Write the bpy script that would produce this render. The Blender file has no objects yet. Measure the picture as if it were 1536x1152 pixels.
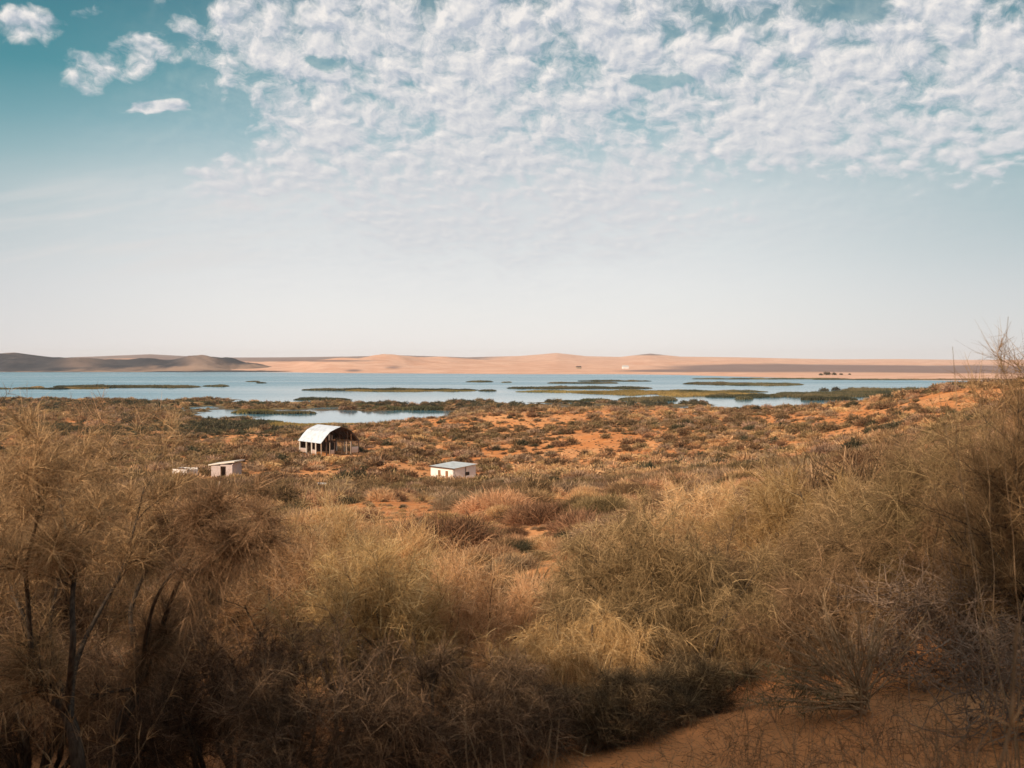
import bpy, math, random
import numpy as np
from mathutils import Vector

# ------------------------------------------------------------------ camera, sky, sun, exposure
sc = bpy.context.scene
COL = sc.collection
F, HC = 1493.0, 30.0                        # focal length in px of a 1536 px wide picture; eye height over the lake
TH = math.atan(35 / 1493.0)
cam = bpy.data.objects.new('camera', bpy.data.cameras.new('camera'))
COL.objects.link(cam)
cam.location = (0, 0, HC)
cam.rotation_euler = (math.pi / 2 - TH, 0, 0)
cam.data.sensor_width = 36
cam.data.lens = 36 * F / 1536
cam.data.clip_start, cam.data.clip_end = 0.05, 60000
cam.data.dof.use_dof = True
cam.data.dof.focus_distance = 60
cam.data.dof.aperture_fstop = 6.3
sc.camera = cam
sc.view_settings.view_transform = 'Standard'
sc.view_settings.look = 'None'
sc.view_settings.exposure = 0.16
sc.view_settings.gamma = 1

SUN_EL, SUN_AZ = math.radians(27), math.radians(-140)     # azimuth from +Y towards +X: behind the camera, to the left
SV = Vector((math.sin(SUN_AZ) * math.cos(SUN_EL), math.cos(SUN_AZ) * math.cos(SUN_EL), math.sin(SUN_EL)))
sl = bpy.data.lights.new('sun', 'SUN')
sl.energy = 5.0; sl.angle = math.radians(0.5); sl.color = (1.0, 0.80, 0.60)
so = bpy.data.objects.new('sun', sl); COL.objects.link(so)
so.rotation_euler = (-SV).to_track_quat('-Z', 'Y').to_euler()
so.location = (-20, -20, 60)


class G:
    """small helper round a node tree"""
    def __init__(s, tree): s.t = tree; s.n = tree.nodes; s.l = tree.links
    def put(s, sock, v):
        if v is None: return
        if isinstance(v, bpy.types.NodeSocket): s.l.new(v, sock)
        else: sock.default_value = v
    def math(s, op, a, b=None, c=None, clamp=False):
        m = s.n.new('ShaderNodeMath'); m.operation = op; m.use_clamp = clamp
        for i, v in enumerate((a, b, c)): s.put(m.inputs[i], v)
        return m.outputs[0]
    def vm(s, op, a, b=None, out=0):
        m = s.n.new('ShaderNodeVectorMath'); m.operation = op
        s.put(m.inputs[0], a); s.put(m.inputs[1], b)
        return m.outputs[out]
    def mix(s, f, a, b, blend='MIX'):
        m = s.n.new('ShaderNodeMix'); m.data_type = 'RGBA'; m.blend_type = blend
        s.put(m.inputs[0], f)
        for k, v in ((6, a), (7, b)):
            s.put(m.inputs[k], (*v, 1) if isinstance(v, tuple) and len(v) == 3 else v)
        return m.outputs[2]
    def noise(s, vec, scale, detail=4, rough=0.5, dist=0, dim='3D', out=0):
        m = s.n.new('ShaderNodeTexNoise'); m.noise_dimensions = dim
        s.put(m.inputs['Vector'], vec); m.inputs['Scale'].default_value = scale
        m.inputs['Detail'].default_value = detail; m.inputs['Roughness'].default_value = rough
        m.inputs['Distortion'].default_value = dist
        return m.outputs[out]
    def ramp(s, f, stops, interp='LINEAR'):
        m = s.n.new('ShaderNodeValToRGB'); m.color_ramp.interpolation = interp
        e = m.color_ramp.elements
        while len(e) < len(stops): e.new(0.5)
        for k, (p, c) in enumerate(stops):
            e[k].position = p; e[k].color = (*c, 1)
        s.put(m.inputs[0], f)
        return m.outputs[0]
    def mr(s, v, a, b, c=0.0, d=1.0, smooth=True):
        m = s.n.new('ShaderNodeMapRange'); m.interpolation_type = 'SMOOTHSTEP' if smooth else 'LINEAR'
        for k, x in enumerate((v, a, b, c, d)): s.put(m.inputs[k], x)
        return m.outputs[0]
    def comb(s, x, y, z=0.0):
        m = s.n.new('ShaderNodeCombineXYZ')
        for k, v in enumerate((x, y, z)): s.put(m.inputs[k], v)
        return m.outputs[0]


def make_world():
    w = bpy.data.worlds.new('World'); sc.world = w; w.use_nodes = True
    g = G(w.node_tree); g.n.clear()
    bg = g.n.new('ShaderNodeBackground'); out = g.n.new('ShaderNodeOutputWorld')
    bg.inputs[1].default_value = 0.1
    sky = g.n.new('ShaderNodeTexSky'); sky.sky_type = 'NISHITA'; sky.sun_disc = False
    sky.sun_elevation = SUN_EL; sky.sun_rotation = SUN_AZ; sky.altitude = 300
    sky.air_density = 1.0; sky.dust_density = 2.0; sky.ozone_density = 2.0
    tc = g.n.new('ShaderNodeTexCoord')
    d = g.vm('NORMALIZE', tc.outputs['Generated'])
    sp = g.n.new('ShaderNodeSeparateXYZ'); g.l.new(d, sp.inputs[0])
    x, y, z = sp.outputs
    rho = g.math('SQRT', g.math('ADD', g.math('MULTIPLY', x, x), g.math('MULTIPLY', y, y)))
    el = g.math('DIVIDE', z, rho)                        # tangent of the elevation
    az = g.math('ARCTAN2', x, y)
    # clear air: teal overhead, pale towards the horizon, a little darker away from the middle
    base = g.ramp(g.mr(el, 0.0, 0.8, smooth=False), [(0.0, (8.8, 8.2, 8.0)), (0.1, (8.1, 7.8, 7.8)), (0.2, (6.7, 6.9, 7.0)),
                       (0.28, (2.6, 4.3, 4.8)), (0.34, (0.9, 2.9, 3.4)), (0.44, (0.62, 2.0, 2.5)), (1.0, (0.4, 1.3, 1.9))])
    base2 = g.ramp(g.mr(el, 0.0, 0.8, smooth=False), [(0.0, (6.8, 6.5, 6.6)), (0.08, (5.4, 5.4, 5.8)), (0.16, (3.4, 4.2, 4.6)),
                       (0.24, (1.45, 3.2, 3.6)), (0.33, (0.62, 2.25, 2.7)), (0.44, (0.35, 1.6, 2.1)), (1.0, (0.3, 1.1, 1.7))])
    side = g.mr(g.math('ABSOLUTE', g.math('ADD', az, 0.05)), 0.12, 0.6)
    base = g.mix(g.math('MULTIPLY', side, 0.8), base, base2)
    base = g.mix(0.12, base, g.mix(1.0, sky.outputs[0], (0.55, 1.0, 0.8), 'MULTIPLY'))
    # cloud field: a layer overhead, seen in perspective
    lg = g.math('MULTIPLY', g.math('LOGARITHM', g.math('ADD', g.math('MAXIMUM', el, 0.0), 0.06), math.e), 0.42)
    q = g.comb(az, lg)
    hi = g.mr(el, 0.12, 0.34)
    # where the layer has cloud: soft ovals, centre and radius in hundreds of px from the horizon's left end
    U = g.math('ADD', g.math('MULTIPLY', g.math('TANGENT', az), 14.93), 7.68)
    V = g.math('SUBTRACT', 5.41, g.math('MULTIPLY', g.math('DIVIDE', z, g.math('MAXIMUM', y, 0.05)), 14.93))
    wob = g.noise(q, 7, 4, 0.6, out=1)
    P = g.vm('ADD', g.comb(U, V), g.vm('MULTIPLY', g.vm('SUBTRACT', wob, (0.5, 0.5, 0.5)), (2.2, 1.3, 0)))

    def oval(cx, cy, rx, ry, soft=0.35, amt=1.0):
        v = g.vm('MULTIPLY', g.vm('SUBTRACT', P, (cx, cy, 0)), (1 / rx, 1 / ry, 0))
        return g.math('MULTIPLY', g.mr(g.vm('LENGTH', v, out=1), 1 + soft, 1 - soft), amt)
    cov = None
    for o in [(9.6, 0.6, 6.6, 2.3), (5.6, 0.3, 2.9, 1.25), (5.4, 1.9, 1.9, 1.5), (4.3, 2.7, 1.6, 0.42, 0.3, 0.9), (7.6, 3.0, 4.0, 1.15, 0.5, 1.0),
              (13.5, 1.4, 3.4, 1.5), (14.4, 2.25, 2.3, 0.62, 0.8, 0.85), (0.3, 0.4, 0.85, 0.34, .6, .84), (1.5, 0.98, 0.6, 0.34, .6, .86), (2.35, 0.85, 0.7, 0.38, .6, .9),
              (2.4, 1.6, 0.55, 0.16, .5, .95), (1.7, 0.2, 0.6, 0.12, .5, .5), (11.5, 3.55, 0.9, 0.15, .5, .5)]:
        e = oval(*o)
        cov = e if cov is None else g.math('MAXIMUM', cov, e)
    cov = g.math('MAXIMUM', cov, g.mr(el, 0.44, 0.62, 0.0, 1.05))          # cloud added above the view to whiten the sky light
    hole = g.math('MAXIMUM', oval(12.8, 0.1, 0.6, 0.3, .5, .5), oval(9.75, 1.15, 0.55, 0.16, .5, .5))
    hole = g.math('MAXIMUM', hole, oval(4.9, 0.95, 0.35, 0.16, .5, .5))
    cov = g.math('SUBTRACT', cov, hole)

    def vor(v, sc_):
        vo = g.n.new('ShaderNodeTexVoronoi'); vo.feature = 'SMOOTH_F1'; vo.inputs['Scale'].default_value = sc_
        vo.inputs['Smoothness'].default_value = 0.5
        g.l.new(v, vo.inputs['Vector'])
        return g.math('SUBTRACT', 0.6, vo.outputs['Distance'])
    def dens(off):
        qq = g.vm('ADD', q, off)
        wv = g.vm('MULTIPLY', g.vm('SUBTRACT', g.noise(qq, 24, 3, 0.6, out=1), (0.5, 0.5, 0.5)), (0.035, 0.035, 0))
        q2 = g.vm('ADD', qq, wv)
        n1 = g.noise(q2, 12.0, 6, 0.62)
        n2 = g.noise(q2, 55.0, 8, 0.64)
        pf = g.math('ADD', g.math('MULTIPLY', vor(q2, 33), hi), g.math('MULTIPLY', vor(q2, 60), g.math('SUBTRACT', 1.0, hi)))
        a = g.math('ADD', g.math('MULTIPLY', n1, 1.1), g.math('MULTIPLY', n2, 1.0))
        return g.math('ADD', a, g.math('MULTIPLY', pf, 0.62))
    d0 = dens((0, 0, 0)); d1 = dens((-0.0045, 0.0065, 0))
    lev = g.math('ADD', d0, g.math('MULTIPLY', g.math('SUBTRACT', cov, 1.0), 0.95))
    alpha = g.mr(lev, 0.60, 1.20)
    veil = g.math('MULTIPLY', g.math('MAXIMUM', oval(9.6, 1.6, 6.4, 2.4, .5, .75), oval(7.4, 3.4, 4.8, 1.1, .8, 1.2)), g.noise(q, 12, 5, .6))
    alpha = g.math('MAXIMUM', alpha, veil)
    thick = g.mr(lev, 1.0, 1.8)
    relief = g.math('MULTIPLY', g.math('SUBTRACT', d0, d1), g.math('ADD', 0.35, g.math('MULTIPLY', hi, 1.7)))
    br = g.math('ADD', g.math('ADD', 0.40, relief), g.math('MULTIPLY', thick, 0.14), clamp=True)
    shade = g.mix(br, (4.4, 4.8, 5.45), (8.2, 7.8, 7.45))
    low = g.mr(el, 0.05, 0.17)                           # distant cloud fades into the pale air
    alpha = g.math('MULTIPLY', alpha, g.math('ADD', 0.38, g.math('MULTIPLY', low, 0.6)))
    col = g.mix(alpha, base, shade)
    # thin high streaks on the left
    rot = g.n.new('ShaderNodeVectorRotate'); rot.inputs['Angle'].default_value = 0.16
    g.l.new(g.comb(U, V), rot.inputs[0])
    st = g.noise(g.vm('MULTIPLY', rot.outputs[0], (0.28, 3.2, 1)), 1.0, 5, 0.55)
    v = g.vm('MULTIPLY', g.vm('SUBTRACT', g.comb(U, V), (1.8, 3.45, 0)), (1 / 4.5, 1 / 1.1, 0))
    cm = g.mr(g.vm('LENGTH', v, out=1), 1.1, 0.2)
    col = g.mix(g.math('MULTIPLY', g.math('MULTIPLY', g.mr(st, 0.42, 0.72), cm), 0.62), col, (6.6, 6.4, 6.3))
    g.l.new(col, bg.inputs[0]); g.l.new(bg.outputs[0], out.inputs[0])
    w.cycles.sampling_method = 'MANUAL'; w.cycles.sample_map_resolution = 512
make_world()
sc.cycles.volume_bounces = 0
sc.cycles.max_bounces = 5
sc.cycles.transparent_max_bounces = 8

# ------------------------------------------------------------------ small tools
def relz(py, d):
    v = (576 - py) / F
    return d * (-math.sin(TH) + v * math.cos(TH)) / (math.cos(TH) + v * math.sin(TH))
def AT(px, py, d): return np.array(((px - 768) / F * d, d, HC + relz(py, d)))
def smooth(a, b, x):
    t = np.clip((x - a) / (b - a), 0, 1); return t * t * (3 - 2 * t)
def h2(ix, iy, seed):
    n = (ix.astype(np.int64) * 374761393 + iy.astype(np.int64) * 668265263 + seed * 974634777) & 0xffffffff
    n = ((n ^ (n >> 13)) * 1274126177) & 0xffffffff
    return ((n ^ (n >> 16)) & 0xffff) / 65535.0
def vnoise(x, y, seed=0):
    x = np.asarray(x, float); y = np.asarray(y, float)
    ix, iy = np.floor(x), np.floor(y); fx, fy = x - ix, y - iy
    fx = fx * fx * (3 - 2 * fx); fy = fy * fy * (3 - 2 * fy)
    a, b, c, d = h2(ix, iy, seed), h2(ix + 1, iy, seed), h2(ix, iy + 1, seed), h2(ix + 1, iy + 1, seed)
    return (a * (1 - fx) + b * fx) * (1 - fy) + (c * (1 - fx) + d * fx) * fy
def fbm(x, y, seed=0, oct=4, gain=0.5):
    s = 0; a = 1; t = 0
    for o in range(oct):
        s = s + a * (vnoise(x * 2 ** o + 17.3 * o, y * 2 ** o - 9.1 * o, seed + o) - 0.5); t += a; a *= gain
    return s / t * 2
def tag(o, label=None, cat=None, group=None, kind=None):
    if label: o['label'] = label
    if cat: o['category'] = cat
    if group: o['group'] = group
    if kind: o['kind'] = kind
    return o
def link(o, parent=None):
    COL.objects.link(o)
    if parent: o.parent = parent
    return o
def empty(name, loc, rz=0.0):
    o = bpy.data.objects.new(name, None); COL.objects.link(o)
    o.location = loc; o.rotation_euler = (0, 0, rz); o.empty_display_size = 0.2
    return o

class MB:
    """collects quads (with one tint number a vertex) and makes one mesh of them"""
    def __init__(s): s.v = []; s.f = []; s.t = []; s.k = 0
    def add(s, V, Q, T=0.5):
        V = np.asarray(V, float).reshape(-1, 3); Q = np.asarray(Q, int).reshape(-1, 4)
        s.v.append(V); s.f.append(Q + s.k); s.k += len(V)
        s.t.append(np.broadcast_to(np.asarray(T, float), (len(V),)))
        return s
    def box(s, c, size, rz=0.0, tilt=0.0):
        x, y, z = [k / 2 for k in size]
        V = np.array([(a, b, c_) for c_ in (-z, z) for a, b in ((-x, -y), (x, -y), (x, y), (-x, y))])
        if tilt:
            ct, st = math.cos(tilt), math.sin(tilt)
            V = np.stack([V[:, 0] * ct + V[:, 2] * st, V[:, 1], -V[:, 0] * st + V[:, 2] * ct], 1)
        ca, sa = math.cos(rz), math.sin(rz)
        V = np.stack([V[:, 0] * ca - V[:, 1] * sa, V[:, 0] * sa + V[:, 1] * ca, V[:, 2]], 1) + np.array(c)
        return s.add(V, [(0, 3, 2, 1), (4, 5, 6, 7), (0, 1, 5, 4), (1, 2, 6, 5), (2, 3, 7, 6), (3, 0, 4, 7)])
    def tube(s, P, R, sides=5, T=0.5, cap=True):
        P = np.asarray(P, float); n = len(P); R = np.broadcast_to(np.asarray(R, float), (n,))
        tg = np.gradient(P, axis=0); tg /= np.linalg.norm(tg, axis=1)[:, None] + 1e-9
        ref = np.array((0.31, 0.87, 0.12)) if abs(tg[0, 1]) < 0.8 else np.array((0.9, 0.1, 0.2))
        a = np.cross(tg, ref); a /= np.linalg.norm(a, axis=1)[:, None] + 1e-9
        b = np.cross(tg, a)
        an = np.arange(sides) * 2 * math.pi / sides
        V = P[:, None] + R[:, None, None] * (np.cos(an)[None, :, None] * a[:, None] + np.sin(an)[None, :, None] * b[:, None])
        i = np.arange(n - 1)[:, None] * sides; j = np.arange(sides)[None]; j2 = (j + 1) % sides
        Q = np.stack([i + j, i + j2, i + j2 + sides, i + j + sides], -1).reshape(-1, 4)
        return s.add(V.reshape(-1, 3), Q, T)
    def ribbons(s, P0, D, L, W, droop, nseg, rng, T=None, curl=0.12, face=None):
        n = len(P0); t = np.linspace(0, 1, nseg + 1)
        D = D / (np.linalg.norm(D, axis=1)[:, None] + 1e-9)
        L = np.broadcast_to(L, (n,)); W = np.broadcast_to(W, (n,)); droop = np.broadcast_to(droop, (n,))
        c = rng.normal(0, curl, (n, 3))
        P = P0[:, None] + (D * L[:, None])[:, None] * t[None, :, None] + (c * L[:, None])[:, None] * (t ** 2)[None, :, None]
        P[:, :, 2] -= (droop * L)[:, None] * (t ** 2)[None]
        sd = np.cross(D, rng.normal(0, 1, (n, 3))); sd /= np.linalg.norm(sd, axis=1)[:, None] + 1e-9
        w = W[:, None] * (1 - 0.8 * t ** 1.5)[None] * 0.5
        A = P - sd[:, None] * w[:, :, None]; B = P + sd[:, None] * w[:, :, None]
        V = np.stack([A, B], 2).reshape(n, -1, 3)
        m = (nseg + 1) * 2
        k = np.arange(nseg)[None] * 2 + np.arange(n)[:, None] * m
        Q = np.stack([k, k + 1, k + 3, k + 2], -1).reshape(-1, 4)
        if T is None: T = rng.random(n)
        s.add(V.reshape(-1, 3), Q, np.repeat(T, m))
        return P
    def mesh(s, name, mat=None, smooth_=False):
        V = np.concatenate(s.v); Q = np.concatenate(s.f); T = np.concatenate(s.t)
        me = bpy.data.meshes.new(name)
        me.vertices.add(len(V)); me.vertices.foreach_set('co', V.ravel())
        me.loops.add(Q.size); me.loops.foreach_set('vertex_index', Q.ravel().astype(np.int32))
        me.polygons.add(len(Q)); me.polygons.foreach_set('loop_start', (np.arange(len(Q)) * 4).astype(np.int32))
        me.polygons.foreach_set('use_smooth', np.full(len(Q), smooth_))
        me.update(calc_edges=True)
        a = me.attributes.new('tint', 'FLOAT', 'POINT'); a.data.foreach_set('value', T.astype(np.float32))
        if mat: me.materials.append(mat)
        return me
    def obj(s, name, mat, parent=None, smooth_=False):
        return link(bpy.data.objects.new(name, s.mesh(name, mat, smooth_)), parent)

# ------------------------------------------------------------------ materials
def newmat(name):
    m = bpy.data.materials.new(name); m.use_nodes = True
    g = G(m.node_tree); g.n.clear()
    out = g.n.new('ShaderNodeOutputMaterial')
    return m, g, out
def attr(g, name):
    a = g.n.new('ShaderNodeAttribute'); a.attribute_name = name; return a.outputs['Fac']
def pbsdf(g, out, col, rough=0.8, bump=None, spec=0.3, metal=0.0):
    b = g.n.new('ShaderNodeBsdfPrincipled')
    g.put(b.inputs['Base Color'], (*col, 1) if isinstance(col, tuple) else col)
    g.put(b.inputs['Roughness'], rough); b.inputs['Specular IOR Level'].default_value = spec
    b.inputs['Metallic'].default_value = metal
    if bump:
        n = g.n.new('ShaderNodeBump'); g.put(n.inputs['Height'], bump[0]); n.inputs['Strength'].default_value = bump[1]
        n.inputs['Distance'].default_value = bump[2]; g.l.new(n.outputs[0], b.inputs['Normal'])
    g.l.new(b.outputs[0], out.inputs[0]); return b
def twigmat(name, cols, trans=0.3):
    """fine twigs and blades: colour runs over the tint of each twig, some light passes through"""
    m, g, out = newmat(name)
    oi = g.n.new('ShaderNodeObjectInfo')
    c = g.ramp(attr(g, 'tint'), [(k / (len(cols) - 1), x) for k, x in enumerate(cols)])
    hs = g.n.new('ShaderNodeHueSaturation')
    g.put(hs.inputs['Value'], g.mr(oi.outputs['Random'], 0, 1, 0.75, 1.25, False)); g.l.new(c, hs.inputs['Color'])
    g.put(hs.inputs['Hue'], g.mr(g.math('FRACT', g.math('MULTIPLY', oi.outputs['Random'], 7.31)), 0, 1, 0.488, 0.512, False))
    d = g.n.new('ShaderNodeBsdfDiffuse'); t = g.n.new('ShaderNodeBsdfTranslucent'); mx = g.n.new('ShaderNodeMixShader')
    g.l.new(hs.outputs[0], d.inputs[0]); g.l.new(hs.outputs[0], t.inputs[0]); mx.inputs[0].default_value = trans
    g.l.new(d.outputs[0], mx.inputs[1]); g.l.new(t.outputs[0], mx.inputs[2]); g.l.new(mx.outputs[0], out.inputs[0])
    return m
def barkmat(name, a, b):
    m, g, out = newmat(name)
    tc = g.n.new('ShaderNodeTexCoord')
    n = g.noise(g.vm('MULTIPLY', tc.outputs['Object'], (1, 1, 0.2)), 60, 5, 0.7)
    pbsdf(g, out, g.mix(g.mr(n, 0.35, 0.65), a, b), 0.95, (n, 0.6, 0.01), 0.1)
    return m
M = {}
M['gold'] = twigmat('golden_twigs', [(0.19, 0.11, 0.05), (0.39, 0.225, 0.10), (0.58, 0.345, 0.165), (0.76, 0.52, 0.29)], .35)
M['straw'] = twigmat('straw_twigs', [(0.28, 0.165, 0.085), (0.52, 0.31, 0.15), (0.68, 0.42, 0.22), (0.78, 0.55, 0.33)], .38)
M['olive'] = twigmat('olive_twigs', [(0.10, 0.066, 0.036), (0.20, 0.13, 0.068), (0.33, 0.21, 0.108), (0.62, 0.40, 0.215)], .3)
M['grey'] = twigmat('grey_twigs', [(0.18, 0.12, 0.08), (0.34, 0.225, 0.14), (0.48, 0.32, 0.20), (0.60, 0.42, 0.26)])
M['brown'] = twigmat('brown_twigs', [(0.09, 0.055, 0.032), (0.19, 0.11, 0.06), (0.30, 0.175, 0.09), (0.48, 0.30, 0.16)])
M['duskbrown'] = twigmat('shade_darkened_twigs', [(0.03, 0.022, 0.016), (0.07, 0.046, 0.03), (0.14, 0.09, 0.052), (0.38, 0.25, 0.145)], .25)  # brown twigs with the shade of the bottom edge put into the colour
M['green'] = twigmat('green_leaves', [(0.04, 0.04, 0.027), (0.07, 0.066, 0.04), (0.12, 0.10, 0.058), (0.21, 0.155, 0.085)])
M['reed'] = twigmat('reed_blades', [(0.045, 0.05, 0.03), (0.08, 0.08, 0.042), (0.14, 0.12, 0.06), (0.25, 0.19, 0.095)])
M['goldreed'] = twigmat('dry_reed_blades', [(0.14, 0.12, 0.045), (0.26, 0.19, 0.07), (0.37, 0.25, 0.09), (0.45, 0.30, 0.12)])
M['bark'] = barkmat('dark_bark', (0.035, 0.026, 0.02), (0.10, 0.075, 0.055))
M['palebark'] = barkmat('pale_bark', (0.18, 0.115, 0.06), (0.36, 0.24, 0.14))
M['greybark'] = barkmat('grey_bark', (0.12, 0.08, 0.055), (0.28, 0.19, 0.13))

def sand_mat():
    m, g, out = newmat('orange_sand')
    tc = g.n.new('ShaderNodeTexCoord'); p = tc.outputs['Object']
    n1 = g.noise(p, 0.035, 5, 0.6); n2 = g.noise(p, 0.35, 6, 0.62, 0.4); n3 = g.noise(p, 9, 5, 0.7)
    c = g.mix(g.mr(n1, 0.38, 0.62), (0.54, 0.205, 0.066), (0.64, 0.29, 0.115))
    c = g.mix(g.math('MULTIPLY', g.mr(n2, 0.52, 0.7), 0.55), c, (0.70, 0.42, 0.21))
    c = g.mix(g.math('MULTIPLY', g.mr(n2, 0.5, 0.34), 0.5), c, (0.24, 0.125, 0.06))        # twig litter
    c = g.mix(g.math('MULTIPLY', g.mr(n3, 0.56, 0.75), 0.5), c, (0.17, 0.09, 0.045))
    marsh = g.mix(g.mr(n2, 0.35, 0.65), (0.10, 0.085, 0.035), (0.27, 0.17, 0.075))
    z = g.n.new('ShaderNodeSeparateXYZ'); g.l.new(p, z.inputs[0])
    zz = g.math('ADD', z.outputs[2], g.math('MULTIPLY', g.math('SUBTRACT', n1, 0.5), 3.0))
    c = g.mix(g.mr(zz, 2.6, 1.0), c, marsh)
    c = g.mix(g.mr(z.outputs[2], 0.35, 0.1), c, (0.10, 0.075, 0.045))                     # wet edge
    hb = g.math('ADD', g.math('MULTIPLY', n3, 0.4), g.math('MULTIPLY', g.noise(p, 60, 4, 0.7), 0.15))
    hb = g.math('ADD', hb, g.math('MULTIPLY', n2, 1.6))
    pbsdf(g, out, c, 0.95, (hb, 0.8, 0.12), 0.1)
    return m
M['sand'] = sand_mat()

# ------------------------------------------------------------------ ground
DD = [0, 3, 5, 8, 12, 18, 27, 40, 60, 90, 130, 190, 240, 300, 350, 400, 440, 490, 590, 615, 690, 730, 800]
W_ = -31.2
def yr(y): return ('y', y)
TAB = {   # picture row of the ground ('y') or height against the eye, by column and distance
 -300: [-1.7, -1.9, -2.2, -2.9, -3.8, -4.8, -6.2, -8.0, -10.2, yr(745), yr(725), yr(702), yr(682), yr(660), yr(648), yr(638), yr(631), yr(625), yr(613), yr(611), yr(604), yr(600), yr(593.5)],
 0:    [-1.7, -1.9, -2.3, -3.1, -3.9, -4.8, -6.1, -7.8, -10.0, yr(748), yr(728), yr(702), yr(682), yr(660), yr(648), yr(640), yr(632), yr(625), yr(613.5), yr(611), yr(604), yr(600), W_],
 250:  [-1.7, -1.9, -2.3, -3.1, -4.0, -5.0, -6.3, -8.0, -10.2, yr(752), yr(735), yr(714), yr(692), yr(666), yr(652), yr(641), yr(634), yr(626), yr(614.5), yr(612), yr(604), yr(601), W_],
 330: [-1.7, -1.9, -2.3, -3.1, -4.0, -5.0, -6.2, -7.9, -10.2, yr(752), yr(736), yr(715), yr(690), yr(665), yr(652), yr(645), yr(638), W_ + 2.0, W_ + .9, yr(612.5), yr(604.5), yr(601), W_],
 420: [-1.7, -1.9, -2.2, -3.0, -4.0, -5.0, -6.1, -7.7, -10.0, yr(752), yr(736), yr(714), yr(684), yr(661), yr(652), yr(647), W_ + .5, W_, W_, yr(612.5), yr(604.5), W_, W_],
 490: [-1.7, -1.9, -2.2, -3.0, -4.0, -5.0, -6.1, -7.7, -9.8, yr(750), yr(736), yr(712), yr(679), yr(657), yr(648), yr(646), W_ + .5, W_, W_, yr(612.5), yr(604.5), W_, W_],
 570: [-1.7, -1.8, -2.1, -3.0, -4.0, -5.0, -6.0, -7.6, -9.6, yr(750), yr(737), yr(712), yr(682), yr(654), yr(637), yr(642), W_, W_, W_, yr(612.5), yr(604.5), W_, W_],
 660: [-1.7, -1.8, -2.1, -2.9, -3.9, -4.9, -5.9, -7.3, -9.3, yr(755), yr(742), yr(724), yr(690), yr(650), yr(624), yr(632), W_ + 1.2, W_ + .2, W_ + .4, yr(612.5), yr(604.5), W_, W_],
 768: [-1.7, -1.8, -2.0, -2.9, -3.9, -4.9, -5.9, -7.2, -8.9, yr(750), yr(738), yr(716), yr(684), yr(646), yr(617), yr(622), W_ + 2.2, W_ + 2.4, W_ + 2.2, yr(612.5), yr(604.5), W_, W_],
 900: [-1.7, -1.8, -1.95, -2.8, -3.7, -4.6, -5.5, -6.6, -8.2, yr(742), yr(730), yr(702), yr(672), yr(638), yr(611), yr(616), W_ + 2.2, W_ + 2.4, W_ + 2.0, yr(612.5), yr(604.5), W_, W_],
 1050: [-1.7, -1.75, -1.85, -2.6, -3.4, -4.3, -5.2, -6.2, -7.7, yr(735), yr(718), yr(690), yr(663), yr(634), yr(612), yr(616), W_, W_, W_, W_, yr(604.5), W_, W_],
 1150: [-1.7, -1.72, -1.8, -2.4, -3.2, -4.1, -4.9, -5.9, -7.4, yr(728), yr(708), yr(678), yr(650), yr(625), yr(611), yr(617), W_, W_, W_, W_, W_, W_, W_],
 1250: [-1.7, -1.7, -1.75, -2.3, -3.0, -3.8, -4.6, -5.6, -7.0, yr(718), yr(694), yr(660), yr(635), yr(608), yr(610), yr(616), W_, W_, W_, W_, W_, W_, W_],
 1350: [-1.7, -1.68, -1.72, -2.1, -2.7, -3.4, -4.0, -5.0, -6.3, yr(702), yr(678), yr(634), yr(606), yr(593), yr(604), yr(620), W_, W_, W_, W_, W_, W_, W_],
 1420: [-1.7, -1.67, -1.7, -2.0, -2.5, -3.1, -3.6, -4.4, -5.7, yr(690), yr(662), yr(618), yr(580), yr(583), yr(600), yr(620), W_, W_, W_, W_, W_, W_, W_],
 1536: [-1.7, -1.65, -1.68, -1.9, -2.3, -2.7, -3.1, -3.6, -4.6, yr(660), yr(636), yr(600), yr(572), yr(580), yr(600), yr(620), W_, W_, W_, W_, W_, W_, W_],
 1850: [-1.7, -1.65, -1.68, -1.9, -2.2, -2.6, -3.0, -3.4, -4.2, yr(650), yr(628), yr(592), yr(565), yr(575), yr(600), yr(620), W_, W_, W_, W_, W_, W_, W_],
}
PXS = sorted(TAB)
LG = np.linspace(math.log(1.0), math.log(801.0), 420)
def _row(col):
    h = np.array([relz(v[1], d) if isinstance(v, tuple) else v for v, d in zip(TAB[col], DD)])
    r = np.interp(np.exp(LG) - 1, DD, h)
    k = np.exp(-np.linspace(-2, 2, 13) ** 2); k /= k.sum()
    return np.convolve(np.pad(r, 6, mode='edge'), k, 'valid')
_fine = np.arange(-300, 1851, 10.0)
_rows = np.stack([_row(c) for c in PXS])
GRID = np.stack([np.interp(_fine, PXS, _rows[:, j]) for j in range(_rows.shape[1])], 1)
_k = np.exp(-np.linspace(-2, 2, 7) ** 2); _k /= _k.sum()
GRID = np.stack([np.convolve(np.pad(GRID[:, j], 3, mode='edge'), _k, 'valid') for j in range(GRID.shape[1])], 1)

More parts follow.
